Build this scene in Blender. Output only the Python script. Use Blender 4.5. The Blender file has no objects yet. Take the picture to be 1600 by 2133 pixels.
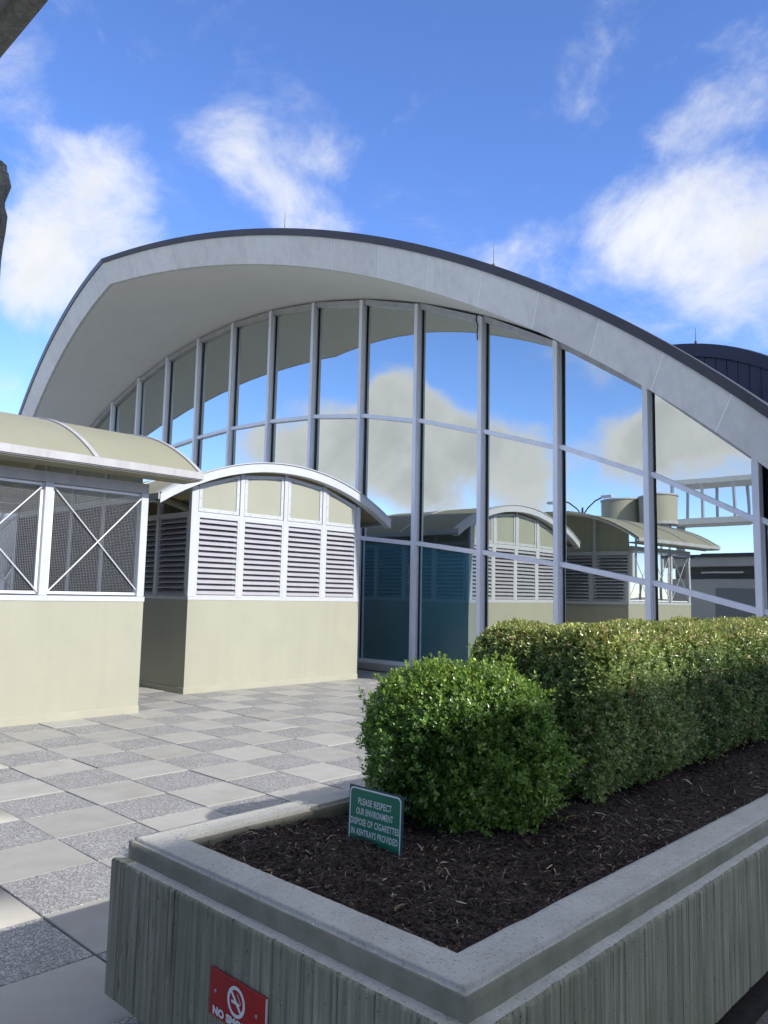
import bpy, bmesh, math, random
import numpy as np
from mathutils import Vector, Matrix
random.seed(7); RNG = np.random.default_rng(11)
scene = bpy.context.scene
COL = scene.collection

# ------------------------------------------------------------------ camera
CAM = np.array([4.871, -2.508, 1.728])
PITCH, ROLL, YAW = 0.10763524, 0.02026493, -0.76221306
def cam_axes():
    cy, sy = math.cos(YAW), math.sin(YAW)
    right = np.array([cy, -sy, 0.]); f0 = np.array([sy, cy, 0.]); u0 = np.array([0., 0., 1.])
    fwd = math.cos(PITCH)*f0 + math.sin(PITCH)*u0
    up = -math.sin(PITCH)*f0 + math.cos(PITCH)*u0
    r = math.cos(ROLL)*right + math.sin(ROLL)*up
    u = -math.sin(ROLL)*right + math.cos(ROLL)*up
    return r, u, fwd
AX = cam_axes()
cd = bpy.data.cameras.new('camera'); cam = bpy.data.objects.new('camera', cd); COL.objects.link(cam)
m = Matrix.Identity(4)
for i in range(3):
    m[i][0] = AX[0][i]; m[i][1] = AX[1][i]; m[i][2] = -AX[2][i]; m[i][3] = CAM[i]
cam.matrix_world = m
cd.sensor_fit = 'VERTICAL'; cd.sensor_height = 36.0; cd.lens = 1609.57/2133*36.0
cd.clip_start = 0.05; cd.clip_end = 6000
scene.camera = cam

# ------------------------------------------------------------------ light
SUN_EL, SUN_AZ = math.radians(31.0), math.radians(3.0)      # azimuth measured from +X towards +Y
sdir = Vector((math.cos(SUN_EL)*math.cos(SUN_AZ), math.cos(SUN_EL)*math.sin(SUN_AZ), math.sin(SUN_EL)))
sl = bpy.data.lights.new('sun', 'SUN'); sl.energy = 2.0; sl.angle = math.radians(0.6); sl.color = (1.0, 0.95, 0.87)
so = bpy.data.objects.new('sun', sl); COL.objects.link(so)
so.rotation_euler = sdir.to_track_quat('Z', 'Y').to_euler(); so.location = (30, 0, 30)

world = bpy.data.worlds.new('World'); scene.world = world; world.use_nodes = True
WN = world.node_tree; WN.nodes.clear()
def wn(t, **k):
    n = WN.nodes.new(t)
    for a, b in k.items(): setattr(n, a, b)
    return n
def wl(a, b): WN.links.new(a, b)
sky = wn('ShaderNodeTexSky', sky_type='NISHITA', sun_disc=False)
sky.sun_elevation = SUN_EL; sky.sun_rotation = math.pi/2 - SUN_AZ
sky.air_density = 0.8; sky.dust_density = 0.1; sky.ozone_density = 3.0; sky.altitude = 900
hsv = wn('ShaderNodeHueSaturation'); hsv.inputs['Saturation'].default_value = 1.12; hsv.inputs['Value'].default_value = .84; hsv.inputs['Hue'].default_value = .506
wl(sky.outputs[0], hsv.inputs['Color'])
wbm = wn('ShaderNodeMixRGB', blend_type='MULTIPLY'); wbm.inputs[0].default_value = 1.0; wbm.inputs[2].default_value = (.97, .93, 1.0, 1); wl(hsv.outputs[0], wbm.inputs[1])
tc = wn('ShaderNodeTexCoord')
# clouds: (direction, angular radius, weight); soft masses broken up by noise
CLOUD_TABLE = []   # filled below
#CLOUD_TABLE_BEGIN
CLOUD_TABLE = [
    (-0.863, 0.309, 0.400, 0.100, 0.64),
    (-0.848, 0.362, 0.386, 0.117, 0.81),
    (-0.812, 0.388, 0.436, 0.075, 0.64),
    (-0.881, 0.330, 0.339, 0.089, 0.68),
    (-0.819, 0.279, 0.502, 0.063, 0.32),
    (-0.729, 0.361, 0.581, 0.048, 0.36),
    (-0.723, 0.417, 0.550, 0.027, 0.21),
    (-0.699, 0.496, 0.515, 0.083, 0.47),
    (-0.694, 0.542, 0.474, 0.085, 0.53),
    (-0.680, 0.577, 0.452, 0.065, 0.51),
    (-0.722, 0.479, 0.499, 0.062, 0.34),
    (-0.613, 0.565, 0.552, 0.062, 0.42),
    (-0.620, 0.588, 0.519, 0.056, 0.36),
    (-0.623, 0.514, 0.589, 0.040, 0.19),
    (-0.562, 0.687, 0.461, 0.043, 0.15),
    (-0.382, 0.689, 0.615, 0.070, 0.40),
    (-0.367, 0.722, 0.587, 0.052, 0.32),
    (-0.389, 0.672, 0.630, 0.057, 0.29),
    (-0.303, 0.855, 0.421, 0.135, 0.54),
    (-0.282, 0.892, 0.354, 0.115, 0.61),
    (-0.361, 0.858, 0.364, 0.105, 0.45),
    (-0.387, 0.827, 0.408, 0.084, 0.36),
    (-0.267, 0.816, 0.512, 0.070, 0.40),
    (-0.313, 0.815, 0.487, 0.066, 0.36),
    (-0.240, 0.810, 0.535, 0.056, 0.36),
    (-0.387, 0.770, 0.507, 0.047, 0.25),
    (-0.503, 0.762, 0.409, 0.073, 0.36),
    (-0.522, 0.739, 0.425, 0.051, 0.25),
    (-0.468, 0.771, 0.431, 0.057, 0.25),
    (-0.259, 0.862, 0.436, 0.079, 0.43),
    (-0.923, 0.324, 0.205, 0.062, 0.77),
    (-0.761, -0.616, 0.205, 0.064, 0.75),
    (-0.791, -0.588, 0.167, 0.072, 0.75),
    (-0.736, -0.643, 0.213, 0.056, 0.75),
    (-0.557, -0.812, 0.174, 0.064, 0.75),
    (-0.635, -0.753, 0.174, 0.080, 0.88),
    (-0.337, -0.906, 0.255, 0.059, 0.75),
    (-0.373, -0.906, 0.202, 0.068, 0.88),
    (-0.657, -0.721, 0.222, 0.064, 1.38),
    (-0.694, -0.689, 0.209, 0.064, 1.00),
    (-0.723, -0.665, 0.189, 0.064, 0.88),
    (-0.757, -0.631, 0.170, 0.072, 0.88),
    (-0.631, -0.747, 0.210, 0.056, 1.00),
    (-0.604, -0.773, 0.192, 0.064, 1.00),
    (-0.673, -0.722, 0.161, 0.089, 1.12),
    (-0.588, -0.793, 0.156, 0.096, 1.00),
    (-0.647, -0.749, 0.143, 0.081, 1.00),
    (-0.719, -0.680, 0.147, 0.081, 0.88),
    (-0.538, -0.827, 0.162, 0.071, 0.75),
    (-0.536, -0.835, 0.125, 0.056, 0.62),
    (-0.431, -0.876, 0.217, 0.061, 1.06),
    (-0.465, -0.865, 0.190, 0.054, 1.00),
    (-0.421, -0.891, 0.170, 0.069, 1.00),
    (-0.357, -0.910, 0.213, 0.082, 1.12),
    (-0.336, -0.927, 0.167, 0.081, 1.06),
    (-0.386, -0.907, 0.169, 0.076, 1.00),
    (-0.304, -0.932, 0.198, 0.073, 1.00),
    (-0.461, -0.837, 0.296, 0.054, 0.56),
    (-0.495, -0.814, 0.306, 0.046, 0.44),
    (-0.591, -0.745, 0.309, 0.047, 0.47),
    (-0.607, -0.725, 0.326, 0.039, 0.38),
    (-0.767, -0.588, 0.257, 0.047, 0.38),
    (-0.656, -0.681, 0.325, 0.047, 0.31),
    (0.654, 0.439, 0.616, 0.209, 1.06),  # from here on: out-of-view clouds added to whiten and lift the shade
    (-0.893, -0.094, 0.440, 0.209, 1.12),
    (0.627, -0.177, 0.759, 0.185, 1.16),
    (-0.184, 0.669, 0.721, 0.140, 1.34),
    (-0.113, -0.637, 0.762, 0.175, 1.26),
    (0.048, -0.879, 0.474, 0.281, 0.86),
    (-0.399, 0.314, 0.862, 0.217, 0.88),
    (0.252, 0.723, 0.644, 0.169, 1.21),
    (-0.580, -0.260, 0.772, 0.287, 0.91),
    (0.246, 0.441, 0.863, 0.294, 1.14),
    (0.757, -0.142, 0.638, 0.266, 1.23),
    (0.217, 0.941, 0.258, 0.277, 0.87),
    (-0.065, -0.242, 0.968, 0.174, 1.10),
    (0.648, 0.219, 0.729, 0.249, 1.00),
    (0.596, 0.599, 0.536, 0.217, 1.09),
    (-0.479, 0.378, 0.792, 0.143, 1.09),
    (0.761, -0.486, 0.430, 0.203, 0.99),
    (0.715, -0.385, 0.583, 0.230, 1.21),
    (0.169, -0.258, 0.951, 0.259, 1.25),
    (-0.013, 0.551, 0.835, 0.217, 0.99),
    (0.481, 0.862, 0.161, 0.222, 1.02),
    (0.013, 0.348, 0.937, 0.164, 0.95),
    (0.143, 0.909, 0.393, 0.226, 1.32),
    (0.448, -0.001, 0.894, 0.163, 1.10),
    (0.430, 0.149, 0.891, 0.234, 0.90),
    (0.571, -0.236, 0.786, 0.226, 0.80),
    (0.087, -0.902, 0.422, 0.219, 1.23),
    (0.446, 0.702, 0.555, 0.211, 1.28),
    (0.781, -0.175, 0.600, 0.140, 0.99),
    (-0.241, -0.567, 0.788, 0.230, 1.17),
    (-0.188, -0.423, 0.886, 0.228, 1.11),
    (0.171, -0.744, 0.646, 0.217, 0.81),
    (0.513, -0.638, 0.574, 0.242, 1.15),
    (0.660, -0.736, 0.152, 0.280, 1.33),
    (0.733, 0.649, 0.205, 0.283, 1.02),
    (0.667, 0.052, 0.743, 0.270, 1.04),
    (0.105, 0.432, 0.896, 0.227, 0.89),
    (0.622, -0.441, 0.647, 0.281, 0.87),
    (0.590, -0.472, 0.655, 0.172, 1.03),
    (-0.051, -0.675, 0.736, 0.212, 1.15),
    (0.577, 0.777, 0.253, 0.142, 1.27),
    (0.012, 0.144, 0.990, 0.183, 0.91),
    (-0.771, 0.072, 0.632, 0.271, 0.92),
    (-0.449, 0.103, 0.888, 0.269, 1.24),
    (-0.397, 0.003, 0.918, 0.238, 1.11),
    (0.397, 0.054, 0.916, 0.246, 0.98),
    (0.627, 0.752, 0.205, 0.267, 1.33),
    (-0.011, -0.538, 0.843, 0.150, 0.92),
    (-0.478, 0.021, 0.878, 0.245, 1.23),
    (-0.075, -0.742, 0.666, 0.227, 0.93),
    (0.967, -0.039, 0.252, 0.142, 1.18),
    (0.053, 0.452, 0.890, 0.148, 1.02),
    (0.236, 0.220, 0.947, 0.291, 0.83),
    (-0.166, 0.288, 0.943, 0.256, 0.80),
    (0.325, 0.468, 0.822, 0.204, 1.14),
    (0.510, -0.854, 0.106, 0.207, 0.94),
    (-0.551, -0.362, 0.752, 0.285, 1.19),
    (0.236, 0.139, 0.962, 0.151, 1.22),
    (0.567, 0.266, 0.780, 0.294, 1.33),
    (0.218, 0.753, 0.620, 0.226, 1.30),
    (0.390, -0.742, 0.546, 0.169, 1.29),
    (0.227, 0.955, 0.193, 0.255, 0.97),
    (0.839, 0.509, 0.189, 0.267, 0.81),
    (0.934, -0.333, 0.132, 0.265, 1.00),
    (0.649, -0.716, 0.257, 0.266, 1.17),
    (-0.813, -0.130, 0.568, 0.296, 1.09),
    (0.880, 0.447, 0.157, 0.235, 1.20),
    (-0.034, -0.752, 0.658, 0.187, 1.00),
    (0.318, 0.425, 0.847, 0.173, 1.19),
    (0.084, 0.423, 0.902, 0.165, 1.07),
    (0.281, -0.653, 0.704, 0.179, 1.15),
    (0.910, 0.392, 0.133, 0.149, 0.86),
    (0.232, 0.838, 0.495, 0.147, 0.90),
    (-0.261, 0.419, 0.870, 0.207, 0.95),
    (-0.191, -0.619, 0.762, 0.201, 1.08),
]
#CLOUD_TABLE_END
norm = wn('ShaderNodeVectorMath', operation='NORMALIZE'); wl(tc.outputs['Generated'], norm.inputs[0])
# warp the lookup a little so that blob outlines are ragged
wnoise = wn('ShaderNodeTexNoise'); wnoise.inputs['Scale'].default_value = 5.0; wnoise.inputs['Detail'].default_value = 5.0
wl(norm.outputs[0], wnoise.inputs['Vector'])
wsub = wn('ShaderNodeVectorMath', operation='SUBTRACT'); wl(wnoise.outputs['Color'], wsub.inputs[0]); wsub.inputs[1].default_value = (.5, .5, .5)
wsc = wn('ShaderNodeVectorMath', operation='SCALE'); wl(wsub.outputs[0], wsc.inputs[0]); wsc.inputs['Scale'].default_value = 0.22
wadd = wn('ShaderNodeVectorMath', operation='ADD'); wl(norm.outputs[0], wadd.inputs[0]); wl(wsc.outputs[0], wadd.inputs[1])
wdir = wn('ShaderNodeVectorMath', operation='NORMALIZE'); wl(wadd.outputs[0], wdir.inputs[0])
acc = None
for (x, y, z, r, w) in CLOUD_TABLE:
    v = Vector((x, y, z)).normalized()
    d = wn('ShaderNodeVectorMath', operation='DOT_PRODUCT'); wl(wdir.outputs[0], d.inputs[0]); d.inputs[1].default_value = v
    k = 2.0/(r*r)
    ma = wn('ShaderNodeMath', operation='MULTIPLY_ADD', use_clamp=True); wl(d.outputs['Value'], ma.inputs[0]); ma.inputs[1].default_value = k; ma.inputs[2].default_value = 1-k
    mb = wn('ShaderNodeMath', operation='MULTIPLY_ADD'); wl(ma.outputs[0], mb.inputs[0]); mb.inputs[1].default_value = w
    if acc is None: mb.inputs[2].default_value = 0.0
    else: wl(acc, mb.inputs[2])
    acc = mb.outputs[0]
mapn = wn('ShaderNodeMapping'); mapn.inputs['Rotation'].default_value = (.4, .5, .3); mapn.inputs['Scale'].default_value = (1.0, 1.0, 1.5)
wl(norm.outputs[0], mapn.inputs['Vector'])
cn = wn('ShaderNodeTexNoise'); cn.inputs['Scale'].default_value = 6.0; cn.inputs['Detail'].default_value = 12.0; cn.inputs['Roughness'].default_value = .66; cn.inputs['Distortion'].default_value = .3
wl(mapn.outputs[0], cn.inputs['Vector'])
cb = wn('ShaderNodeTexNoise'); cb.inputs['Scale'].default_value = 2.2; cb.inputs['Detail'].default_value = 3.0
wl(mapn.outputs[0], cb.inputs['Vector'])
# coverage = blobs + fine noise + broad noise - threshold
s1 = wn('ShaderNodeMath', operation='MULTIPLY_ADD'); wl(cn.outputs['Fac'], s1.inputs[0]); s1.inputs[1].default_value = 3.4; wl(acc, s1.inputs[2]) if acc is not None else None
s2 = wn('ShaderNodeMath', operation='MULTIPLY_ADD'); wl(cb.outputs['Fac'], s2.inputs[0]); s2.inputs[1].default_value = .5; wl(s1.outputs[0], s2.inputs[2])
mr = wn('ShaderNodeMapRange', interpolation_type='SMOOTHSTEP'); wl(s2.outputs[0], mr.inputs['Value'])
mr.inputs['From Min'].default_value = 2.05; mr.inputs['From Max'].default_value = 3.9
# cloud tone: bright rims, greyer thick middles
tn = wn('ShaderNodeMapRange', interpolation_type='SMOOTHSTEP'); wl(s2.outputs[0], tn.inputs['Value']); tn.inputs['From Min'].default_value = 2.8; tn.inputs['From Max'].default_value = 4.4
g2 = wn('ShaderNodeTexNoise'); g2.inputs['Scale'].default_value = 8.0; g2.inputs['Detail'].default_value = 7.0; g2.inputs['Roughness'].default_value = .55; g2.inputs['Distortion'].default_value = .6; wl(norm.outputs[0], g2.inputs['Vector'])
g3 = wn('ShaderNodeMapRange', interpolation_type='SMOOTHSTEP'); wl(g2.outputs['Fac'], g3.inputs['Value']); g3.inputs['From Min'].default_value = .40; g3.inputs['From Max'].default_value = .70
tm = wn('ShaderNodeMath', operation='MULTIPLY'); wl(tn.outputs[0], tm.inputs[0]); wl(g3.outputs[0], tm.inputs[1])
cc = wn('ShaderNodeMixRGB'); cc.inputs[1].default_value = (2.28, 2.34, 2.46, 1); cc.inputs[2].default_value = (1.72, 1.79, 1.92, 1); wl(tm.outputs[0], cc.inputs[0])
mx = wn('ShaderNodeMixRGB'); wl(mr.outputs[0], mx.inputs[0]); wl(wbm.outputs[0], mx.inputs[1]); wl(cc.outputs[0], mx.inputs[2])
bg = wn('ShaderNodeBackground'); bg.inputs['Strength'].default_value = 0.15
wl(mx.outputs[0], bg.inputs['Color'])
wo = wn('ShaderNodeOutputWorld'); wl(bg.outputs[0], wo.inputs['Surface'])

scene.view_settings.view_transform = 'Standard'; scene.view_settings.look = 'None'
scene.view_settings.exposure = 1.45; scene.view_settings.gamma = 1.0; scene.view_settings.use_curve_mapping = False
scene.cycles.max_bounces = 8; scene.cycles.diffuse_bounces = 4; scene.cycles.glossy_bounces = 4; scene.cycles.transparent_max_bounces = 12

# ------------------------------------------------------------------ helpers
def tag(o, label=None, cat=None, group=None, kind=None):
    if label: o['label'] = label
    if cat: o['category'] = cat
    if group: o['group'] = group
    if kind: o['kind'] = kind
    return o
def link(name, me, mat=None, parent=None):
    o = bpy.data.objects.new(name, me); COL.objects.link(o)
    if mat is not None and me is not None and len(me.materials) == 0: me.materials.append(mat)
    if parent is not None: o.parent = parent
    return o
def empty(name, loc=(0, 0, 0)):
    o = bpy.data.objects.new(name, None); COL.objects.link(o); o.location = loc; o.empty_display_size = .2
    return o
class MB:
    """collects vertices and faces for ONE mesh"""
    def __init__(s): s.v = []; s.f = []
    def poly(s, pts):
        n = len(s.v); s.v += [tuple(p) for p in pts]; s.f.append(tuple(range(n, n+len(pts)))); return s
    def hexa(s, p):      # 8 points: bottom 4 ccw, top 4 ccw
        n = len(s.v); s.v += [tuple(q) for q in p]
        for f in ((3,2,1,0),(4,5,6,7),(0,1,5,4),(1,2,6,5),(2,3,7,6),(3,0,4,7)): s.f.append(tuple(n+i for i in f))
        return s
    def box(s, x0, x1, y0, y1, z0, z1):
        return s.hexa([(x0,y0,z0),(x1,y0,z0),(x1,y1,z0),(x0,y1,z0),(x0,y0,z1),(x1,y0,z1),(x1,y1,z1),(x0,y1,z1)])
    def bar(s, a, b, w, h, up=(0,0,1)):
        a = Vector(a); b = Vector(b); d = (b-a).normalized(); u = Vector(up)
        sd = d.cross(u)
        if sd.length < 1e-4: sd = d.cross(Vector((1,0,0)))
        sd.normalize(); u = sd.cross(d).normalized()
        sd *= w/2; u *= h/2
        return s.hexa([a-sd-u, a+sd-u, b+sd-u, b-sd-u, a-sd+u, a+sd+u, b+sd+u, b-sd+u])
    def tube(s, a, b, r, n=8, r2=None):
        a = Vector(a); b = Vector(b); d = (b-a).normalized(); r2 = r if r2 is None else r2
        sd = d.cross(Vector((0,0,1)))
        if sd.length < 1e-3: sd = Vector((1,0,0))
        sd.normalize(); u = sd.cross(d)
        k = len(s.v)
        for i in range(n):
            t = 2*math.pi*i/n; e = math.cos(t)*sd+math.sin(t)*u
            s.v.append(tuple(a+e*r)); s.v.append(tuple(b+e*r2))
        for i in range(n):
            j = (i+1) % n; s.f.append((k+2*i, k+2*j, k+2*j+1, k+2*i+1))
        s.f.append(tuple(k+2*i for i in range(n))[::-1]); s.f.append(tuple(k+2*i+1 for i in range(n)))
        return s
    def grid(s, P, closed=False):     # P: list of rows of points
        k = len(s.v); R = len(P); C = len(P[0])
        for r in P: s.v += [tuple(q) for q in r]
        for i in range(R-1):
            for j in range(C-1): s.f.append((k+i*C+j, k+i*C+j+1, k+(i+1)*C+j+1, k+(i+1)*C+j))
        return s
    def mesh(s, name, mat, bevel=0, smooth=False, recalc=True, seg=1):
        me = bpy.data.meshes.new(name); me.from_pydata(s.v, [], s.f)
        if bevel or recalc:
            bm = bmesh.new(); bm.from_mesh(me)
            if recalc: bmesh.ops.recalc_face_normals(bm, faces=bm.faces)
            if bevel: bmesh.ops.bevel(bm, geom=list(bm.edges), offset=bevel, segments=seg, affect='EDGES', profile=.5, clamp_overlap=True)
            bm.to_mesh(me); bm.free()
        if smooth:
            for p in me.polygons: p.use_smooth = True
        if mat: me.materials.append(mat)
        return me
    def build(s, name, mat, parent=None, **k):
        return link(name, s.mesh(name, mat, **k), None, parent)
def np_mesh(name, V, F, mat, colors=None, smooth=False):
    """V (n,3) float, F (m,k) int"""
    V = np.asarray(V, np.float32); F = np.asarray(F, np.int32); k = F.shape[1]
    me = bpy.data.meshes.new(name)
    me.vertices.add(len(V)); me.vertices.foreach_set('co', V.ravel())
    me.loops.add(F.size); me.loops.foreach_set('vertex_index', F.ravel())
    me.polygons.add(len(F)); me.polygons.foreach_set('loop_start', np.arange(0, F.size, k, dtype=np.int32))
    if smooth: me.polygons.foreach_set('use_smooth', np.ones(len(F), bool))
    me.update(calc_edges=True); me.validate()
    if colors is not None:
        at = me.color_attributes.new('tint', 'FLOAT_COLOR', 'POINT')
        C = np.ones((len(V), 4), np.float32); C[:, :3] = colors
        at.data.foreach_set('color', C.ravel())
    if mat: me.materials.append(mat)
    return me

# ------------------------------------------------------------------ materials
def material(name, c1, c2=None, scale=4.0, rough=.6, bump=0.0, bscale=60.0, detail=6, metal=0.0, spec=.5, stretch=None, c3=None, c3scale=1.2, c3amt=.5, bdist=.01, obj_var=0.0):
    mt = bpy.data.materials.new(name); mt.use_nodes = True; N = mt.node_tree; n = N.nodes; L = N.links
    b = n['Principled BSDF']; b.inputs['Roughness'].default_value = rough; b.inputs['Metallic'].default_value = metal
    b.inputs['Specular IOR Level'].default_value = spec
    t = n.new('ShaderNodeTexCoord'); vec = t.outputs['Object']
    geo = n.new('ShaderNodeNewGeometry'); vec = geo.outputs['Position']
    if stretch:
        mp = n.new('ShaderNodeMapping'); mp.inputs['Scale'].default_value = stretch; L.new(vec, mp.inputs['Vector']); vec2 = mp.outputs[0]
    else: vec2 = vec
    col = None
    if c2:
        ns = n.new('ShaderNodeTexNoise'); ns.inputs['Scale'].default_value = scale; ns.inputs['Detail'].default_value = detail; ns.inputs['Roughness'].default_value = .6
        L.new(vec2, ns.inputs['Vector'])
        r = n.new('ShaderNodeMapRange'); r.inputs['From Min'].default_value = .3; r.inputs['From Max'].default_value = .7; L.new(ns.outputs['Fac'], r.inputs['Value'])
        mxx = n.new('ShaderNodeMixRGB'); mxx.inputs[1].default_value = (*c1, 1); mxx.inputs[2].default_value = (*c2, 1); L.new(r.outputs[0], mxx.inputs[0]); col = mxx.outputs[0]
        if c3:
            n3 = n.new('ShaderNodeTexNoise'); n3.inputs['Scale'].default_value = c3scale; n3.inputs['Detail'].default_value = 5; L.new(vec, n3.inputs['Vector'])
            r3 = n.new('ShaderNodeMapRange'); r3.inputs['From Min'].default_value = .52; r3.inputs['From Max'].default_value = .75; r3.inputs['To Max'].default_value = c3amt; L.new(n3.outputs['Fac'], r3.inputs['Value'])
            m3 = n.new('ShaderNodeMixRGB'); m3.inputs[2].default_value = (*c3, 1); L.new(col, m3.inputs[1]); L.new(r3.outputs[0], m3.inputs[0]); col = m3.outputs[0]
    if obj_var:
        oi = n.new('ShaderNodeObjectInfo'); hv = n.new('ShaderNodeHueSaturation')
        rv = n.new('ShaderNodeMapRange'); rv.inputs['To Min'].default_value = 1-obj_var; rv.inputs['To Max'].default_value = 1+obj_var; L.new(oi.outputs['Random'], rv.inputs['Value'])
        L.new(rv.outputs[0], hv.inputs['Value'])
        if col is not None: L.new(col, hv.inputs['Color'])
        else: hv.inputs['Color'].default_value = (*c1, 1)
        col = hv.outputs[0]
    if col is not None: L.new(col, b.inputs['Base Color'])
    else: b.inputs['Base Color'].default_value = (*c1, 1)
    if bump:
        nb = n.new('ShaderNodeTexNoise'); nb.inputs['Scale'].default_value = bscale; nb.inputs['Detail'].default_value = 6; L.new(vec2, nb.inputs['Vector'])
        bp = n.new('ShaderNodeBump'); bp.inputs['Strength'].default_value = bump; bp.inputs['Distance'].default_value = bdist; L.new(nb.outputs['Fac'], bp.inputs['Height']); L.new(bp.outputs[0], b.inputs['Normal'])
    return mt
def tinted(name, rough=.5, spec=.3, transl=0.0):
    mt = bpy.data.materials.new(name); mt.use_nodes = True; N = mt.node_tree; n = N.nodes; L = N.links
    b = n['Principled BSDF']; b.inputs['Roughness'].default_value = rough; b.inputs['Specular IOR Level'].default_value = spec
    a = n.new('ShaderNodeAttribute'); a.attribute_name = 'tint'; L.new(a.outputs['Color'], b.inputs['Base Color'])
    if transl:
        tr = n.new('ShaderNodeBsdfTranslucent'); L.new(a.outputs['Color'], tr.inputs['Color'])
        ms = n.new('ShaderNodeMixShader'); ms.inputs[0].default_value = transl; L.new(b.outputs[0], ms.inputs[1]); L.new(tr.outputs[0], ms.inputs[2])
        L.new(ms.outputs[0], n['Material Output'].inputs['Surface'])
    return mt
M = {}
M['alu'] = material('aluminium', (.84,.85,.90), (.72,.73,.79), 3.0, .38, .05, 30, stretch=(1,1,.3))
M['alu_white'] = material('white_aluminium', (.52,.545,.575), (.475,.50,.535), 2.5, .38, .04, 20)
M['alu_dull'] = material('weathered_aluminium', (.46,.46,.47), (.34,.34,.35), 5.0, .45, .08, 40, stretch=(1,1,.25))
M['cream'] = material('cream_painted_render', (.365,.365,.288), (.34,.34,.272), 1.6, .7, .06, 140, c3=(.315,.317,.265), c3scale=.9, c3amt=.35, bdist=.004)
def add_streaks(mt, dark, amt):
    N = mt.node_tree; n = N.nodes; L = N.links; b = n['Principled BSDF']; src = b.inputs['Base Color'].links[0].from_socket
    geo = n.new('ShaderNodeNewGeometry'); mp = n.new('ShaderNodeMapping'); mp.inputs['Scale'].default_value = (5, 5, .35); L.new(geo.outputs['Position'], mp.inputs['Vector'])
    ns = n.new('ShaderNodeTexNoise'); ns.inputs['Scale'].default_value = 1.0; ns.inputs['Detail'].default_value = 8; ns.inputs['Roughness'].default_value = .65; L.new(mp.outputs[0], ns.inputs['Vector'])
    r = n.new('ShaderNodeMapRange'); r.inputs['From Min'].default_value = .5; r.inputs['From Max'].default_value = .75; r.inputs['To Max'].default_value = amt; L.new(ns.outputs['Fac'], r.inputs['Value'])
    mx_ = n.new('ShaderNodeMixRGB'); mx_.inputs[2].default_value = (*dark, 1); L.new(src, mx_.inputs[1]); L.new(r.outputs[0], mx_.inputs[0]); L.new(mx_.outputs[0], b.inputs['Base Color'])
add_streaks(M['cream'], (.28,.28,.225), .3)
M['cream_base'] = material('cream_painted_skirting', (.38,.378,.30), (.34,.335,.27), 3.0, .7, .3, 45, c3=(.45,.42,.34), c3scale=6., c3amt=.35, bdist=.01)
M['fascia'] = material('fascia_concrete', (.70,.685,.645), (.63,.615,.58), 7.0, .85, .35, 120, c3=(.56,.55,.52), c3scale=1.6, c3amt=.6, bdist=.004, obj_var=.05)
M['joint'] = material('pale_sealant', (.90,.89,.86), None, rough=.8)
M['soffit'] = material('painted_soffit', (.84,.83,.78), (.80,.79,.745), .7, .85, .05, 60)
add_streaks(M['soffit'], (.72,.71,.67), .4); add_streaks(M['fascia'], (.46,.45,.435), .5)
M['edge_metal'] = material('dark_edge_metal', (.045,.043,.052), (.065,.06,.07), 2.0, .5, .1, 20, metal=.2)
M['roof_metal'] = material('dark_roof_metal', (.022,.026,.045), (.035,.04,.06), 1.5, .42, .15, 12, metal=.3, stretch=(1,1,.3))
M['slat'] = material('louvre_aluminium', (.44,.44,.48), (.39,.39,.43), 4.0, .4, .05, 30)
M['dark'] = material('dark_interior', (.03,.035,.04), None, rough=.9)
M['shade_wall'] = material('interior_wall', (.12,.22,.26), (.10,.19,.23), .5, .8)
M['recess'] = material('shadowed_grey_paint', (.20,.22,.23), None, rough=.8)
M['black'] = material('black_rubber', (.012,.012,.013), None, rough=.6)
M['grout'] = material('dark_joint_sand', (.02,.02,.02), (.045,.042,.04), 30., .95)
M['ground'] = material('terrace_concrete', (.30,.30,.29), (.24,.24,.235), 1.2, .9, .2, 30)
M['pav_smooth'] = material('smooth_paver', (.40,.39,.365), (.34,.335,.315), 5.0, .8, .25, 160, c3=(.28,.26,.22), c3scale=1.7, c3amt=.55, bdist=.003, obj_var=.09)
M['wood_dark'] = material('shrub_bark', (.05,.035,.025), (.09,.065,.045), 20, .9, .4, 60)

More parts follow.
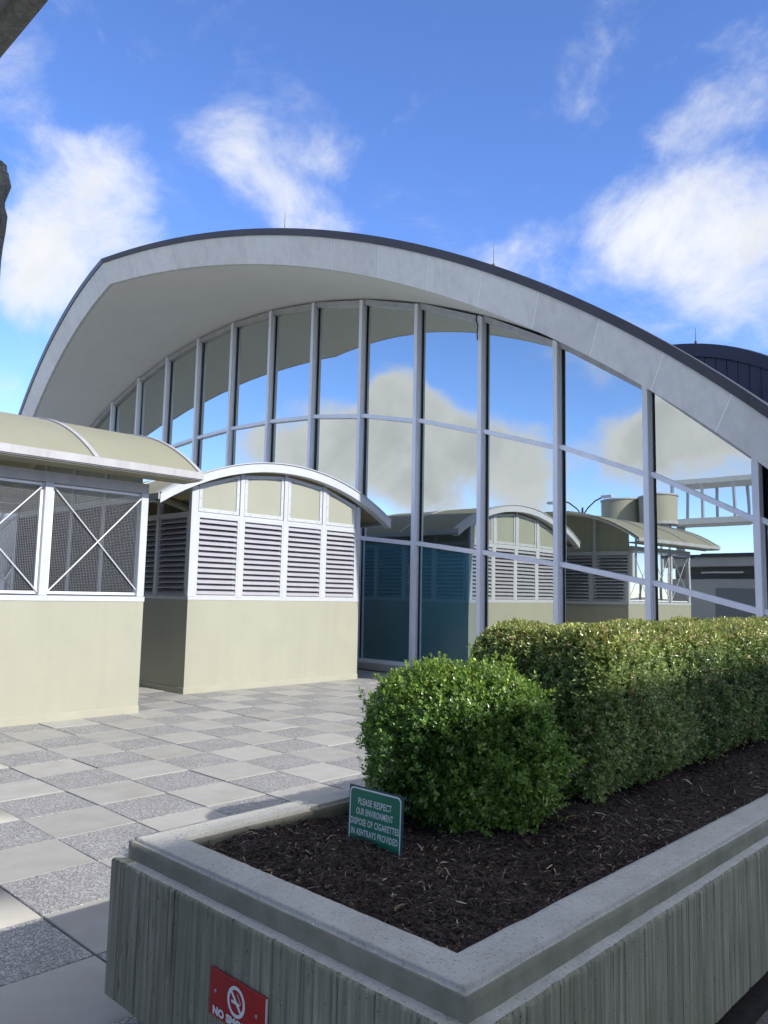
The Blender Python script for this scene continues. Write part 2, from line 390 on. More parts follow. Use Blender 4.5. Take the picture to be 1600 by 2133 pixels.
def mat_aggregate():
    mt = bpy.data.materials.new('aggregate_paver'); mt.use_nodes = True; N = mt.node_tree; n = N.nodes; L = N.links; b = n['Principled BSDF']
    geo = n.new('ShaderNodeNewGeometry')
    vo = n.new('ShaderNodeTexVoronoi'); vo.inputs['Scale'].default_value = 130.0; L.new(geo.outputs['Position'], vo.inputs['Vector'])
    cr = n.new('ShaderNodeValToRGB'); e = cr.color_ramp.elements
    e[0].position = 0.0; e[0].color = (.15,.15,.155,1); e[1].position = 1.0; e[1].color = (.56,.555,.55,1)
    for p, c in ((.3, (.23,.23,.235,1)), (.6, (.31,.305,.30,1)), (.82, (.40,.395,.39,1))):
        q = e.new(p); q.color = c
    sx = n.new('ShaderNodeSeparateXYZ'); L.new(vo.outputs['Color'], sx.inputs[0]); L.new(sx.outputs[0], cr.inputs[0])
    ns = n.new('ShaderNodeTexNoise'); ns.inputs['Scale'].default_value = 3.0; ns.inputs['Detail'].default_value = 4; L.new(geo.outputs['Position'], ns.inputs['Vector'])
    r = n.new('ShaderNodeMapRange'); r.inputs['To Min'].default_value = .78; r.inputs['To Max'].default_value = 1.2; L.new(ns.outputs['Fac'], r.inputs['Value'])
    hv = n.new('ShaderNodeHueSaturation'); L.new(cr.outputs[0], hv.inputs['Color']); L.new(r.outputs[0], hv.inputs['Value']); L.new(hv.outputs[0], b.inputs['Base Color'])
    b.inputs['Roughness'].default_value = .7
    bp = n.new('ShaderNodeBump'); bp.inputs['Strength'].default_value = .8; bp.inputs['Distance'].default_value = .004; bp.invert = True
    L.new(vo.outputs['Distance'], bp.inputs['Height']); L.new(bp.outputs[0], b.inputs['Normal'])
    return mt
M['pav_agg'] = mat_aggregate()

def mat_glass():
    mt = bpy.data.materials.new('reflective_glass'); mt.use_nodes = True; N = mt.node_tree; n = N.nodes; L = N.links; n.clear()
    out = n.new('ShaderNodeOutputMaterial'); gl = n.new('ShaderNodeBsdfGlossy'); gl.inputs['Color'].default_value = (.91,.95,.90,1); gl.inputs['Roughness'].default_value = .0
    tr = n.new('ShaderNodeBsdfTransparent'); tr.inputs['Color'].default_value = (.5,.68,.72,1)
    fr = n.new('ShaderNodeLayerWeight'); fr.inputs['Blend'].default_value = .35
    r = n.new('ShaderNodeMapRange'); r.inputs['To Min'].default_value = .64; r.inputs['To Max'].default_value = .96; L.new(fr.outputs['Fresnel'], r.inputs['Value'])
    geo = n.new('ShaderNodeNewGeometry'); ns = n.new('ShaderNodeTexNoise'); ns.inputs['Scale'].default_value = .8; ns.inputs['Detail'].default_value = 1; L.new(geo.outputs['Position'], ns.inputs['Vector'])
    bp = n.new('ShaderNodeBump'); bp.inputs['Strength'].default_value = .12; bp.inputs['Distance'].default_value = .012; L.new(ns.outputs['Fac'], bp.inputs['Height']); L.new(bp.outputs[0], gl.inputs['Normal'])
    ms = n.new('ShaderNodeMixShader'); L.new(r.outputs[0], ms.inputs[0]); L.new(tr.outputs[0], ms.inputs[1]); L.new(gl.outputs[0], ms.inputs[2]); L.new(ms.outputs[0], out.inputs['Surface'])
    return mt
M['glass'] = mat_glass()

def mat_spandrel():
    mt = bpy.data.materials.new('blue_spandrel_glass'); mt.use_nodes = True; N = mt.node_tree; n = N.nodes; L = N.links; n.clear()
    out = n.new('ShaderNodeOutputMaterial'); gl = n.new('ShaderNodeBsdfGlossy'); gl.inputs['Color'].default_value = (.80,.90,.92,1); gl.inputs['Roughness'].default_value = .0
    df = n.new('ShaderNodeBsdfDiffuse'); df.inputs['Color'].default_value = (.032,.16,.23,1)
    ms = n.new('ShaderNodeMixShader'); ms.inputs[0].default_value = .48; L.new(df.outputs[0], ms.inputs[1]); L.new(gl.outputs[0], ms.inputs[2]); L.new(ms.outputs[0], out.inputs['Surface'])
    return mt
M['spandrel'] = mat_spandrel()

def mat_translucent(name, c, amt, stain=(.6,.58,.48)):
    mt = material(name, c, tuple(q*.93 for q in c), 2.0, .5, .05, 20, c3=stain, c3scale=1.5, c3amt=.5)
    N = mt.node_tree; n = N.nodes; L = N.links; b = n['Principled BSDF']
    tr = n.new('ShaderNodeBsdfTranslucent'); tr.inputs['Color'].default_value = (c[0], c[1]*.93, c[2]*.8, 1)
    ms = n.new('ShaderNodeMixShader'); ms.inputs[0].default_value = amt; L.new(b.outputs[0], ms.inputs[1]); L.new(tr.outputs[0], ms.inputs[2]); L.new(ms.outputs[0], n['Material Output'].inputs['Surface'])
    return mt
M['roof_fibre'] = mat_translucent('fibreglass_roof_sheet', (.47,.465,.35), .4, (.38,.38,.30))
M['panel_fibre'] = mat_translucent('fibreglass_panel', (.42,.435,.355), .18, (.39,.41,.345))

def mat_concrete(name, c1, c2, moss, amt):
    """weathered board-marked concrete with vertical run-off streaks and painted groove shade"""
    mt = bpy.data.materials.new(name); mt.use_nodes = True; N = mt.node_tree; n = N.nodes; L = N.links; b = n['Principled BSDF']; b.inputs['Roughness'].default_value = .88
    geo = n.new('ShaderNodeNewGeometry'); pos = geo.outputs['Position']
    mp = n.new('ShaderNodeMapping'); mp.inputs['Scale'].default_value = (48, 48, 1.5); L.new(pos, mp.inputs['Vector'])
    st = n.new('ShaderNodeTexNoise'); st.inputs['Scale'].default_value = 1.0; st.inputs['Detail'].default_value = 7; st.inputs['Roughness'].default_value = .65; L.new(mp.outputs[0], st.inputs['Vector'])
    r1 = n.new('ShaderNodeMapRange'); r1.inputs['From Min'].default_value = .32; r1.inputs['From Max'].default_value = .68; L.new(st.outputs['Fac'], r1.inputs['Value'])
    m1 = n.new('ShaderNodeMixRGB'); m1.inputs[1].default_value = (*c1, 1); m1.inputs[2].default_value = (*c2, 1); L.new(r1.outputs[0], m1.inputs[0])
    n2 = n.new('ShaderNodeTexNoise'); n2.inputs['Scale'].default_value = 2.6; n2.inputs['Detail'].default_value = 5; L.new(pos, n2.inputs['Vector'])
    r2 = n.new('ShaderNodeMapRange'); r2.inputs['From Min'].default_value = .42; r2.inputs['From Max'].default_value = .68; r2.inputs['To Max'].default_value = amt; L.new(n2.outputs['Fac'], r2.inputs['Value'])
    m2 = n.new('ShaderNodeMixRGB'); m2.inputs[2].default_value = (*moss, 1); L.new(m1.outputs[0], m2.inputs[1]); L.new(r2.outputs[0], m2.inputs[0])
    mq = n.new('ShaderNodeMapping'); mq.inputs['Scale'].default_value = (70, 70, .9); mq.inputs['Location'].default_value = (3.1, 7.7, 0); L.new(pos, mq.inputs['Vector'])
    ln = n.new('ShaderNodeTexNoise'); ln.inputs['Scale'].default_value = 1.0; ln.inputs['Detail'].default_value = 3; L.new(mq.outputs[0], ln.inputs['Vector'])
    rl = n.new('ShaderNodeMapRange'); rl.inputs['From Min'].default_value = .30; rl.inputs['From Max'].default_value = .40; rl.inputs['To Min'].default_value = .75; rl.inputs['To Max'].default_value = 0; L.new(ln.outputs['Fac'], rl.inputs['Value'])  # dark lines painted in for the weak shade of the board grooves
    ml = n.new('ShaderNodeMixRGB'); ml.inputs[2].default_value = (.03,.032,.026,1); L.new(m2.outputs[0], ml.inputs[1]); L.new(rl.outputs[0], ml.inputs[0]); m2 = ml
    # air-bubble pits
    vo = n.new('ShaderNodeTexVoronoi'); vo.inputs['Scale'].default_value = 34; vo.inputs['Randomness'].default_value = 1; L.new(pos, vo.inputs['Vector'])
    pit = n.new('ShaderNodeMapRange'); pit.inputs['From Min'].default_value = .06; pit.inputs['From Max'].default_value = .11; L.new(vo.outputs['Distance'], pit.inputs['Value'])
    m3 = n.new('ShaderNodeMixRGB'); m3.inputs[1].default_value = (.03,.03,.028,1); L.new(m2.outputs[0], m3.inputs[2]); L.new(pit.outputs[0], m3.inputs[0]); L.new(m3.outputs[0], b.inputs['Base Color'])
    fn = n.new('ShaderNodeTexNoise'); fn.inputs['Scale'].default_value = 130; fn.inputs['Detail'].default_value = 5; L.new(pos, fn.inputs['Vector'])
    ad = n.new('ShaderNodeMath', ); ad.operation = 'MULTIPLY_ADD'; L.new(pit.outputs[0], ad.inputs[0]); ad.inputs[1].default_value = .8; L.new(fn.outputs['Fac'], ad.inputs[2])
    bp = n.new('ShaderNodeBump'); bp.inputs['Strength'].default_value = .5; bp.inputs['Distance'].default_value = .005; L.new(ad.outputs[0], bp.inputs['Height']); L.new(bp.outputs[0], b.inputs['Normal'])
    return mt
M['board'] = mat_concrete('board_marked_concrete', (.145,.143,.098), (.42,.405,.315), (.17,.185,.11), .5)
def mat_coping():
    mt = bpy.data.materials.new('speckled_coping_concrete'); mt.use_nodes = True; N = mt.node_tree; n = N.nodes; L = N.links; b = n['Principled BSDF']; b.inputs['Roughness'].default_value = .85
    geo = n.new('ShaderNodeNewGeometry'); pos = geo.outputs['Position']
    n1 = n.new('ShaderNodeTexNoise'); n1.inputs['Scale'].default_value = 6; n1.inputs['Detail'].default_value = 8; n1.inputs['Roughness'].default_value = .7; L.new(pos, n1.inputs['Vector'])
    r1 = n.new('ShaderNodeMapRange'); r1.inputs['From Min'].default_value = .3; r1.inputs['From Max'].default_value = .7; L.new(n1.outputs['Fac'], r1.inputs['Value'])
    m1 = n.new('ShaderNodeMixRGB'); m1.inputs[1].default_value = (.42,.415,.37,1); m1.inputs[2].default_value = (.56,.55,.50,1); L.new(r1.outputs[0], m1.inputs[0])
    n2 = n.new('ShaderNodeTexNoise'); n2.inputs['Scale'].default_value = 95; n2.inputs['Detail'].default_value = 4; L.new(pos, n2.inputs['Vector'])
    r2 = n.new('ShaderNodeMapRange'); r2.inputs['From Min'].default_value = .64; r2.inputs['From Max'].default_value = .72; r2.inputs['To Max'].default_value = .75; L.new(n2.outputs['Fac'], r2.inputs['Value'])
    m2 = n.new('ShaderNodeMixRGB'); m2.inputs[2].default_value = (.74,.73,.69,1); L.new(m1.outputs[0], m2.inputs[1]); L.new(r2.outputs[0], m2.inputs[0])
    n3 = n.new('ShaderNodeTexNoise'); n3.inputs['Scale'].default_value = 75; n3.inputs['Detail'].default_value = 5; L.new(pos, n3.inputs['Vector'])
    r3 = n.new('ShaderNodeMapRange'); r3.inputs['From Min'].default_value = .56; r3.inputs['From Max'].default_value = .68; r3.inputs['To Max'].default_value = .5; L.new(n3.outputs['Fac'], r3.inputs['Value'])
    m3 = n.new('ShaderNodeMixRGB'); m3.inputs[2].default_value = (.16,.16,.15,1); L.new(m2.outputs[0], m3.inputs[1]); L.new(r3.outputs[0], m3.inputs[0]); L.new(m3.outputs[0], b.inputs['Base Color'])
    bp = n.new('ShaderNodeBump'); bp.inputs['Strength'].default_value = .6; bp.inputs['Distance'].default_value = .004; L.new(n3.outputs['Fac'], bp.inputs['Height']); L.new(bp.outputs[0], b.inputs['Normal'])
    return mt
M['coping'] = mat_coping()
M['coping_side'] = material('shaded_coping_edge', (.20,.198,.148), (.31,.30,.235), 9, .88, .35, 90, c3=(.17,.175,.125), c3scale=3.0, c3amt=.7, bdist=.005)  # shade on the coping's upright faces, put into a darker colour
M['rough_conc'] = material('bush_hammered_concrete', (.36,.35,.30), (.20,.195,.17), 26, .95, 1.0, 55, bdist=.02)
M['grey_conc'] = material('grey_concrete', (.46,.46,.45), (.40,.40,.39), 1.5, .85, .2, 30)
M['green'] = material('green_sign_paint', (.016,.21,.115), (.014,.18,.10), 6, .38, .02, 40)
M['green_back'] = material('green_sign_margin', (.02,.075,.075), None, rough=.45)
M['sign_white'] = material('white_sign_paint', (.78,.80,.80), None, rough=.45)
M['red'] = material('red_sign_paint', (.42,.012,.010), (.34,.010,.009), 8, .45, .03, 60)
M['mulch'] = material('mulch_bed', (.024,.018,.017), (.065,.048,.042), 28, .95, .9, 60, c3=(.05,.028,.022), c3scale=2.2, c3amt=.6, bdist=.02)
M['chips'] = tinted('shredded_bark', .85, .15)
M['leaf'] = tinted('boxwood_leaf', .30, .8, .35)
M['steel'] = material('galvanised_steel', (.5,.51,.53), (.42,.43,.45), 6, .4, metal=.7)

# ================================================================== SETTING
g = MB().poly([(-900,-900,-.10),(900,-900,-.10),(900,900,-.10),(-900,900,-.10)]).build('ground', M['ground'], recalc=False)
tag(g, kind='structure')
paving = MB().poly([(-24,-12.4,-.022),(11.9,-12.4,-.022),(11.9,10.72,-.022),(-24,10.72,-.022)]).build('paving', M['grout'], recalc=False)
tag(paving, kind='structure')
T = .61; HX, HYY = T/2-.0025, T/2-.0060
def paver_mesh(mat, name):
    b = MB().box(-HX, HX, -HYY, HYY, -.05, 0).mesh(name, None)
    bm = bmesh.new(); bm.from_mesh(b)
    bmesh.ops.delete(bm, geom=[f for f in bm.faces if f.normal.z < -.9], context='FACES_ONLY')
    bmesh.ops.bevel(bm, geom=[e for e in bm.edges if all(v.co.z > -.01 for v in e.verts)], offset=.003, segments=1, affect='EDGES')
    bm.to_mesh(b); bm.free(); b.materials.append(mat); return b
pm = [paver_mesh(M['pav_smooth'], 'paver_smooth'), paver_mesh(M['pav_agg'], 'paver_aggregate')]
def project(P):
    q = np.asarray(P, float)-CAM; x = q@AX[0]; y = q@AX[1]; z = q@AX[2]
    return 800+1609.57*x/z, 1066.5-1609.57*y/z, z
tiles = []
for b in range(-39, 19):
    for a in range(-20, 17):
        cx, cy = (b+.5)*T, (a+.5)*T
        if cx < -23.5 or cx > 11.5 or cy > 10.45 or cy < -12: continue
        if 1.95 < cx < 3.4 and cy > -.6: continue
        u, v, z = project((cx, cy, 0)); seen = z > .5 and -60 < u < 1660 and v < 2200
        if -7.1-9 < cx < -7.1 and 5.2 < cy < 8.6: seen = False
        if cx < -5.6 and cy < 2.9: seen = False
        if cx > 3.3 and z < 3: seen = seen and v < 2180
        # hidden behind the shrubs
        if seen and u > 1000 and v > 1330 and cx < 2.2: seen = False
        if seen and u > 1010: seen = False
        tiles.append((z if seen else 1e3+z, a, b, cx, cy))
tiles.sort()
restV = [[], []]; restF = [[], []]
for i, (z, a, b, cx, cy) in enumerate(tiles):
    k = (a+b) & 1
    dz = random.uniform(-.004, .003); tx, ty = random.uniform(-.005, .005), random.uniform(-.005, .005); rz = random.uniform(-.004, .004)
    if i < 300 and z < 1e3:
        o = bpy.data.objects.new('paver', pm[k]); COL.objects.link(o); o.parent = paving
        o.location = (cx+random.uniform(-.0015,.0015), cy+random.uniform(-.0015,.0015), dz); o.rotation_euler = (tx, ty, rz)
    else:
        n = len(restV[k]); h = HX; g_ = HYY
        restV[k] += [(cx-h,cy-g_,-.05),(cx+h,cy-g_,-.05),(cx+h,cy+g_,-.05),(cx-h,cy+g_,-.05),(cx-h,cy-g_,dz),(cx+h,cy-g_,dz),(cx+h,cy+g_,dz),(cx-h,cy+g_,dz)]
        restF[k] += [(n+4,n+5,n+6,n+7),(n,n+1,n+5,n+4),(n+1,n+2,n+6,n+5),(n+2,n+3,n+7,n+6),(n+3,n,n+4,n+7)]
for k, nm in ((0, 'smooth_pavers_beyond'), (1, 'aggregate_pavers_beyond')):
    o = link(nm, np_mesh(nm, restV[k], restF[k], [M['pav_smooth'], M['pav_agg']][k]), None, paving); o['kind'] = 'stuff'

# ================================================================== VAULTED GLASS HALL
XC, RA = -14.29, 22.4
def zi(d): d = abs(d); return 9.92-(RA-math.sqrt(RA*RA-d*d))
def zt(d): return zi(d)+.56+.026*abs(d)
KS = .197
def lowp(d): return (XC+d, 6.76+KS*abs(d), zi(d)-.05)
def topp(d): return (XC+d, 6.506+KS*abs(d), zt(d))
def topc(d): return (XC+d, 6.53+KS*abs(d), zt(d)-.11-.006*abs(d))
YG = 10.86
hall = empty('vaulted_hall', (XC, YG, 0))
tag(hall, 'large glass hall under an arched concrete vault roof with pointed overhang', 'building')
def child(mb, name, mat, par=hall, **k):
    o = mb.build(name, mat, None, **k)
    o.parent = par
    if par is not None: o.matrix_parent_inverse = Matrix.Translation(par.location).inverted() if par.type == 'EMPTY' and par.parent is None else Matrix.Identity(4)
    return o
def gchild(mb, name, mat, par, **k):      # sub-part: parent is a mesh part whose own frame sits at world origin
    o = mb.build(name, mat, None, **k); o.parent = par; return o
DM = 18.2
ds = [ -DM + 2*DM*i/96 for i in range(97)]
# vault soffit and ceiling
rows = [[lowp(d) for d in ds], [(XC+d, 10.9, zi(d)+.02) for d in ds], [(XC+d, 40, zi(d)+.02) for d in ds]]
child(MB().grid(rows), 'soffit', M['soffit'], smooth=True, recalc=False)
rows = [[(topp(d)[0], topp(d)[1]+.05, topp(d)[2]-.03) for d in ds], [(XC+d, 40, zt(d)-.03) for d in ds]]
roof = child(MB().grid(rows), 'roof_skin', M['roof_metal'], smooth=True, recalc=False)
# backing behind the fascia joints
def lerp(a, b, t): return tuple(a[i]+(b[i]-a[i])*t for i in range(3))
def back(p, k=.018): return (p[0], p[1]+k, p[2])
for sgn in (-1, 1):
    dd = [sgn*DM*i/60 for i in range(61)]
    child(MB().grid([[back(lowp(d), .006) for d in dd], [back(topc(d), .006) for d in dd]]), 'fascia_joint', M['joint'], smooth=True, recalc=False)
# fascia panels, each its own piece
arc = [0.0]
while arc[-1] < 17.2:
    th = math.asin(arc[-1]/RA)+1.232/RA; arc.append(RA*math.sin(th))
gap = .009
for sgn in (-1, 1):
    for i in range(len(arc)-1):
        d0, d1 = arc[i]+(gap if i else 0), arc[i+1]-gap; n = 4
        L0 = [d0+(d1-d0)*t/n for t in range(n+1)]
        lo = [lowp(sgn*d) for d in L0]; hi = [topc(sgn*d*1.022) for d in L0]
        mb = MB().grid([lo, hi]); mb.grid([[back(p, .09) for p in lo], lo]); mb.grid([hi, [back(p, .09) for p in hi]])
        mb.grid([[lo[0], hi[0]], [back(lo[0], .09), back(hi[0], .09)]]); mb.grid([[lo[-1], hi[-1]], [back(lo[-1], .09), back(hi[-1], .09)]])
        child(mb, 'fascia_panel', M['fascia'])
    # dark metal gravel stop in lengths
    n = 16; prev = 0
    for i in range(6):
        a0, a1 = i*3.05, min((i+1)*3.05-.004, 17.9)
        L0 = [sgn*(a0+(a1-a0)*t/8) for t in range(9)]
        A = [(p[0], p[1]-.03, p[2]) for p in map(topc, L0)]; B = [(p[0], p[1]-.035, p[2]) for p in map(topp, L0)]
        Cc = [(p[0], p[1]+.30, p[2]+.02) for p in map(topp, L0)]; D = [(p[0], p[1]+.05, p[2]) for p in map(topc, L0)]
        child(MB().grid([D, A, B, Cc]), 'edge_flashing', M['edge_metal'], recalc=False)
# window wall --------------------------------------------------
MS = 1.865
z2t = [(0,6.617),(1.865,6.57),(3.73,6.44),(5.6,6.19),(7.46,5.80),(9.3,5.30),(11.2,4.73),(13.06,4.01),(14.92,3.08),(16.8,2.05),(18.6,.8)]
def z2(d):
    d = abs(d)
    for (a, za), (b, zb) in zip(z2t, z2t[1:]):
        if d <= b: return za+(zb-za)*(d-a)/(b-a)
    return z2t[-1][1]
def z3(d): return .15+(z2(d)-.15)*(.492)+ .0
KM = list(range(-9, 10))
MW, MD0 = .105, .20           # mullion width and depth
ZS = .27                     # top of the sill
child(MB().box(XC-17.6, XC+17.6, 10.66, 10.98, -.02, .14), 'sill_kerb', M['grey_conc'], bevel=.01)
child(MB().box(XC-17.6, XC+17.6, 10.72, 10.94, .142, .215), 'sill_rail', M['alu'], bevel=.006)
for k in KM:
    d = k*MS; x = XC+d
    mo = child(MB().hexa([(x-MW/2,10.70,.216),(x+MW/2,10.70,.216),(x+MW/2,10.70+MD0,.216),(x-MW/2,10.70+MD0,.216),
        (x-MW/2,10.70,zi(d-MW/2)-.03),(x+MW/2,10.70,zi(d+MW/2)-.03),(x+MW/2,10.70+MD0,zi(d+MW/2)-.03),(x-MW/2,10.70+MD0,zi(d-MW/2)-.03)]), 'mullion', M['alu'], bevel=.006)
for k in KM[:-1]:
    dl, dr = k*MS, (k+1)*MS; x0, x1 = XC+dl+MW/2+.001, XC+dr-MW/2-.001; e0, e1 = dl+MW/2, dr-MW/2
    cx = (x0+x1)/2
    def slope_bar(za, zb, h, y0, y1, name, mat):
        mb = MB().hexa([(x0,y0,za-h/2),(x1,y0,zb-h/2),(x1,y1,zb-h/2),(x0,y1,za-h/2),(x0,y0,za+h/2),(x1,y0,zb+h/2),(x1,y1,zb+h/2),(x0,y1,za+h/2)])
        return child(mb, name, mat, bevel=.004)
    zlt, zrt = zi(dl), zi(dr)
    slope_bar(zlt-.085, zrt-.085, .15, 10.76, 10.92, 'head_rail', M['alu_dull'])
    slope_bar(z2(dl), z2(dr), .10, 10.775, 10.92, 'transom', M['alu'])
    slope_bar(z3(dl), z3(dr), .10, 10.775, 10.92, 'transom', M['alu'])
    # side beads (bright strip, dark gasket)
    levels = [(.216, .216, z3(dl)-.05, z3(dr)-.05), (z3(dl)+.05, z3(dr)+.05, z2(dl)-.05, z2(dr)-.05), (z2(dl)+.05, z2(dr)+.05, zlt-.162, zrt-.162)]
    for (a0, b0, a1, b1) in levels:
        if a1-a0 < .12 or b1-b0 < .12: continue
        for (xa, xb, za0, za1) in ((x0, x0+.035, a0, a1), (x1-.035, x1, b0, b1)):
            child(MB().box(xa, xb, 10.80, 10.915, za0+.002, za1-.012), 'glazing_bead', M['alu_white'])
        ga, gb = .03, .03
        yo = [random.gauss(0, .0035) for _ in range(4)]
        pts = [(x0+.02, YG+yo[0], a0-.01), (x1-.02, YG+yo[1], b0-.01), (x1-.02, YG+yo[2], b1+.02), (x0+.02, YG+yo[0]+yo[2]-yo[1], a1+.02)]
        sp = k in (3, 4) and a0 < .3
        child(MB().poly(pts), 'spandrel_pane' if sp else 'pane', M['spandrel'] if sp else M['glass'], recalc=False)
        # dark rubber gasket strips against the beads
        child(MB().box(x0+.0355, x0+.06, 10.835, 10.85, a0+.004, a1-.02), 'gasket', M['black'])
# interior that shows faintly through the glass
child(MB().box(-33, 4.5, 11.0, 39.8, -.06, .02), 'hall_floor', M['shade_wall'])
child(MB().box(-33, 4.5, 39.85, 40.0, 0, 11), 'rear_wall', M['shade_wall'])
child(MB().box(-33.0, -32.85, 11.0, 39.8, .03, 6), 'end_wall', M['shade_wall'])
child(MB().box(4.3, 4.45, 11.0, 39.8, .03, 6), 'end_wall', M['shade_wall'])
# lightning rods standing on the roof edge
for d, lab in ((6.05, 'thin lightning rod on the roof edge near the crown of the arch'), (11.05, 'thin lightning rod halfway down the right slope of the arched roof edge')):
    p = topp(d); r = empty('lightning_rod', (p[0], p[1]+.12, p[2]-.01)); tag(r, lab, 'rod', 'lightning rods')
    for nm, mbb in (('shaft', MB().tube((0,0,.012),(0,0,.42),.009,6,.004)), ('base', MB().tube((0,0,0),(0,0,.05),.03,8))):
        o = mbb.build(nm, M['edge_metal']); o.parent = r
# loose cable hanging at a mullion head
px = XC+5*MS-.02
pts = [(px-.02,10.66,zi(5*MS)+.02),(px-.05,10.66,zi(5*MS)-.12),(px+.01,10.655,zi(5*MS)-.26),(px-.01,10.65,zi(5*MS)-.45),(px,10.65,zi(5*MS)-.58)]
mb = MB()
for a, b in zip(pts, pts[1:]): mb.tube(a, b, .014, 6)
cab = mb.build('hanging_cable', M['black']); tag(cab, 'short black cable hanging loose at the head of a window mullion', 'cable')

# dark metal vault roof beyond, right of the hall
vr = empty('seamed_vault_roof', (-5.2, 20, 0)); tag(vr, 'dark seamed metal vault roof rising behind the right end of the arch', 'roof')
def rz(x): return 9.50-(6.6-math.sqrt(max(.01, 6.6**2-(x+5.3)**2)))
xs = [-10.5+.31*i for i in range(35)]; xs = [x for x in xs if abs(x+5.3) < 6.0]
child(MB().grid([[(x, 20.0, rz(x)) for x in xs], [(x, 20.25, rz(x)+.05) for x in xs], [(x, 34, rz(x)+.1) for x in xs]]), 'roof_skin', M['roof_metal'], vr, recalc=False)
child(MB().grid([[(x, 19.93, rz(x)-.38) for x in xs], [(x, 19.90, rz(x)+.01) for x in xs], [(x, 20.1, rz(x)+.06) for x in xs]]), 'rim_flashing', M['roof_metal'], vr, recalc=False)
for i in range(len(xs)-1):
    xa, xb = xs[i]+.004, xs[i+1]-.004
    child(MB().hexa([(xa,20.0,3),(xb,20.0,3),(xb,20.08,3),(xa,20.08,3),(xa,20.0,rz(xa)-.3),(xb,20.0,rz(xb)-.3),(xb,20.08,rz(xb)-.3),(xa,20.08,rz(xa)-.3)]), 'metal_panel', M['roof_metal'], vr)
    child(MB().box(xb-.012, xb+.02, 19.96, 20.0, 3, rz(xb)-.385), 'standing_seam', M['roof_metal'], vr)
r = empty('lightning_rod', (-3.95, 20.1, rz(-3.95)+.05)); tag(r, 'thin lightning rod on the dark seamed roof behind the arch', 'rod', 'lightning rods')
o = MB().tube((0,0,-.02),(0,0,.5),.016,6,.008).build('shaft', M['edge_metal']); o.parent = r
o = MB().tube((0,0,-.03),(0,0,.08),.04,8).build('base', M['edge_metal']); o.parent = r

# ================================================================== KIOSKS
def slat_mesh(w, name):
    """one sloping louvre blade, width w along local x, outward = -y"""
    pr = [(-.070,-.040),(-.070,-.030),(-.058,-.026),(.02,.046),(.03,.046),(.03,.038),(-.05,-.036),(-.05,-.040)]
    mb = MB(); n = len(pr); mb.v = [(-w/2, a, b) for a, b in pr]+[(w/2, a, b) for a, b in pr]
    for i in range(n): j = (i+1) % n; mb.f.append((i, j, n+j, n+i))
    mb.f.append(tuple(range(n))[::-1]); mb.f.append(tuple(range(n, 2*n)))
    return mb.mesh(name, M['slat'])
def local(par, name, me, loc, rz=0.0):
    o = bpy.data.objects.new(name, me); COL.objects.link(o); o.parent = par; o.location = loc; o.rotation_euler = (0, 0, rz); return o
def louvre(root, cx, cy, rz, w, z0, z1, n=14):
    """framed louvre bay; outward normal is -y rotated by rz"""
    t = .035; mb = MB()
    mb.box(-w/2, -w/2+t, -.03, .05, z0, z1); mb.box(w/2-t, w/2, -.03, .05, z0, z1); mb.box(-w/2+t, w/2-t, -.03, .05, z0, z0+t); mb.box(-w/2+t, w/2-t, -.03, .05, z1-t, z1)
    fr = local(root, 'louvre_frame', mb.mesh('louvre_frame', M['alu_white']), (cx, cy, 0), rz)
    local(fr, 'dark_backing', MB().box(-w/2+t, w/2-t, .062, .066, z0+t, z1-t).mesh('dark_backing', M['dark']), (0, 0, 0))  # dark sheet added behind the blades so the gaps look deeply shaded
    key = 'slat_%.3f' % w
    me = bpy.data.meshes.get(key) or slat_mesh(w-2*t-.002, key)
    p = (z1-z0-2*t)/n
    for i in range(n): local(fr, 'slat', me, (0, .02, z0+t+p*(i+.5)))
    return fr
def arch_rows(half, zpk, R, n=24): return [(-half+2*half*i/n, zpk-(R-math.sqrt(R*R-(-half+2*half*i/n)**2))) for i in range(n+1)]
def barrel_roof(root, half, zpk, R, y0, y1, ribs, mats, rimw=.10):
    """vault with axis along local y, arch in local x-z"""
    A = arch_rows(half, zpk, R)
    ysr = sorted(set([y0]+ribs+[y1]))
    for a, b in zip(ysr, ysr[1:]):
        mb = MB().grid([[(x, a+.003, z) for x, z in A], [(x, b-.003, z) for x, z in A]])
        mb.grid([[(x, a+.003, z-.03) for x, z in A], [(x, b-.003, z-.03) for x, z in A]])
        o = mb.build('roof_sheet', M['roof_fibre'], root, smooth=True, recalc=False)
    for y in ribs+[y0+.03, y1-.03]:
        mb = MB(); w = .032
        P = [[(x*1.002, y-w, z+.004) for x, z in A], [(x*1.002, y-w, z+.022) for x, z in A], [(x*1.002, y+w, z+.022) for x, z in A], [(x*1.002, y+w, z+.004) for x, z in A]]
        mb.grid(P); mb.build('roof_rib', mats, root, recalc=False)
        P = [[(x, y-w, z-.032) for x, z in A], [(x, y-w, z-.09) for x, z in A], [(x, y+w, z-.09) for x, z in A], [(x, y+w, z-.032) for x, z in A]]
        MB().grid(P).build('rib_truss', M['alu_dull'], root, recalc=False)
    for s in (-1, 1):   # eave channel
        z = A[0][1]
        mb = MB().box(s*half-.02, s*half+.02, y0-.01, y1+.01, z-.085, z+.018)
        mb.box(s*(half-.06)-.06, s*(half-.06)+.06, y0-.005, y1+.005, z-.10, z-.086)
        mb.build('eave_channel', mats, root)
    return A

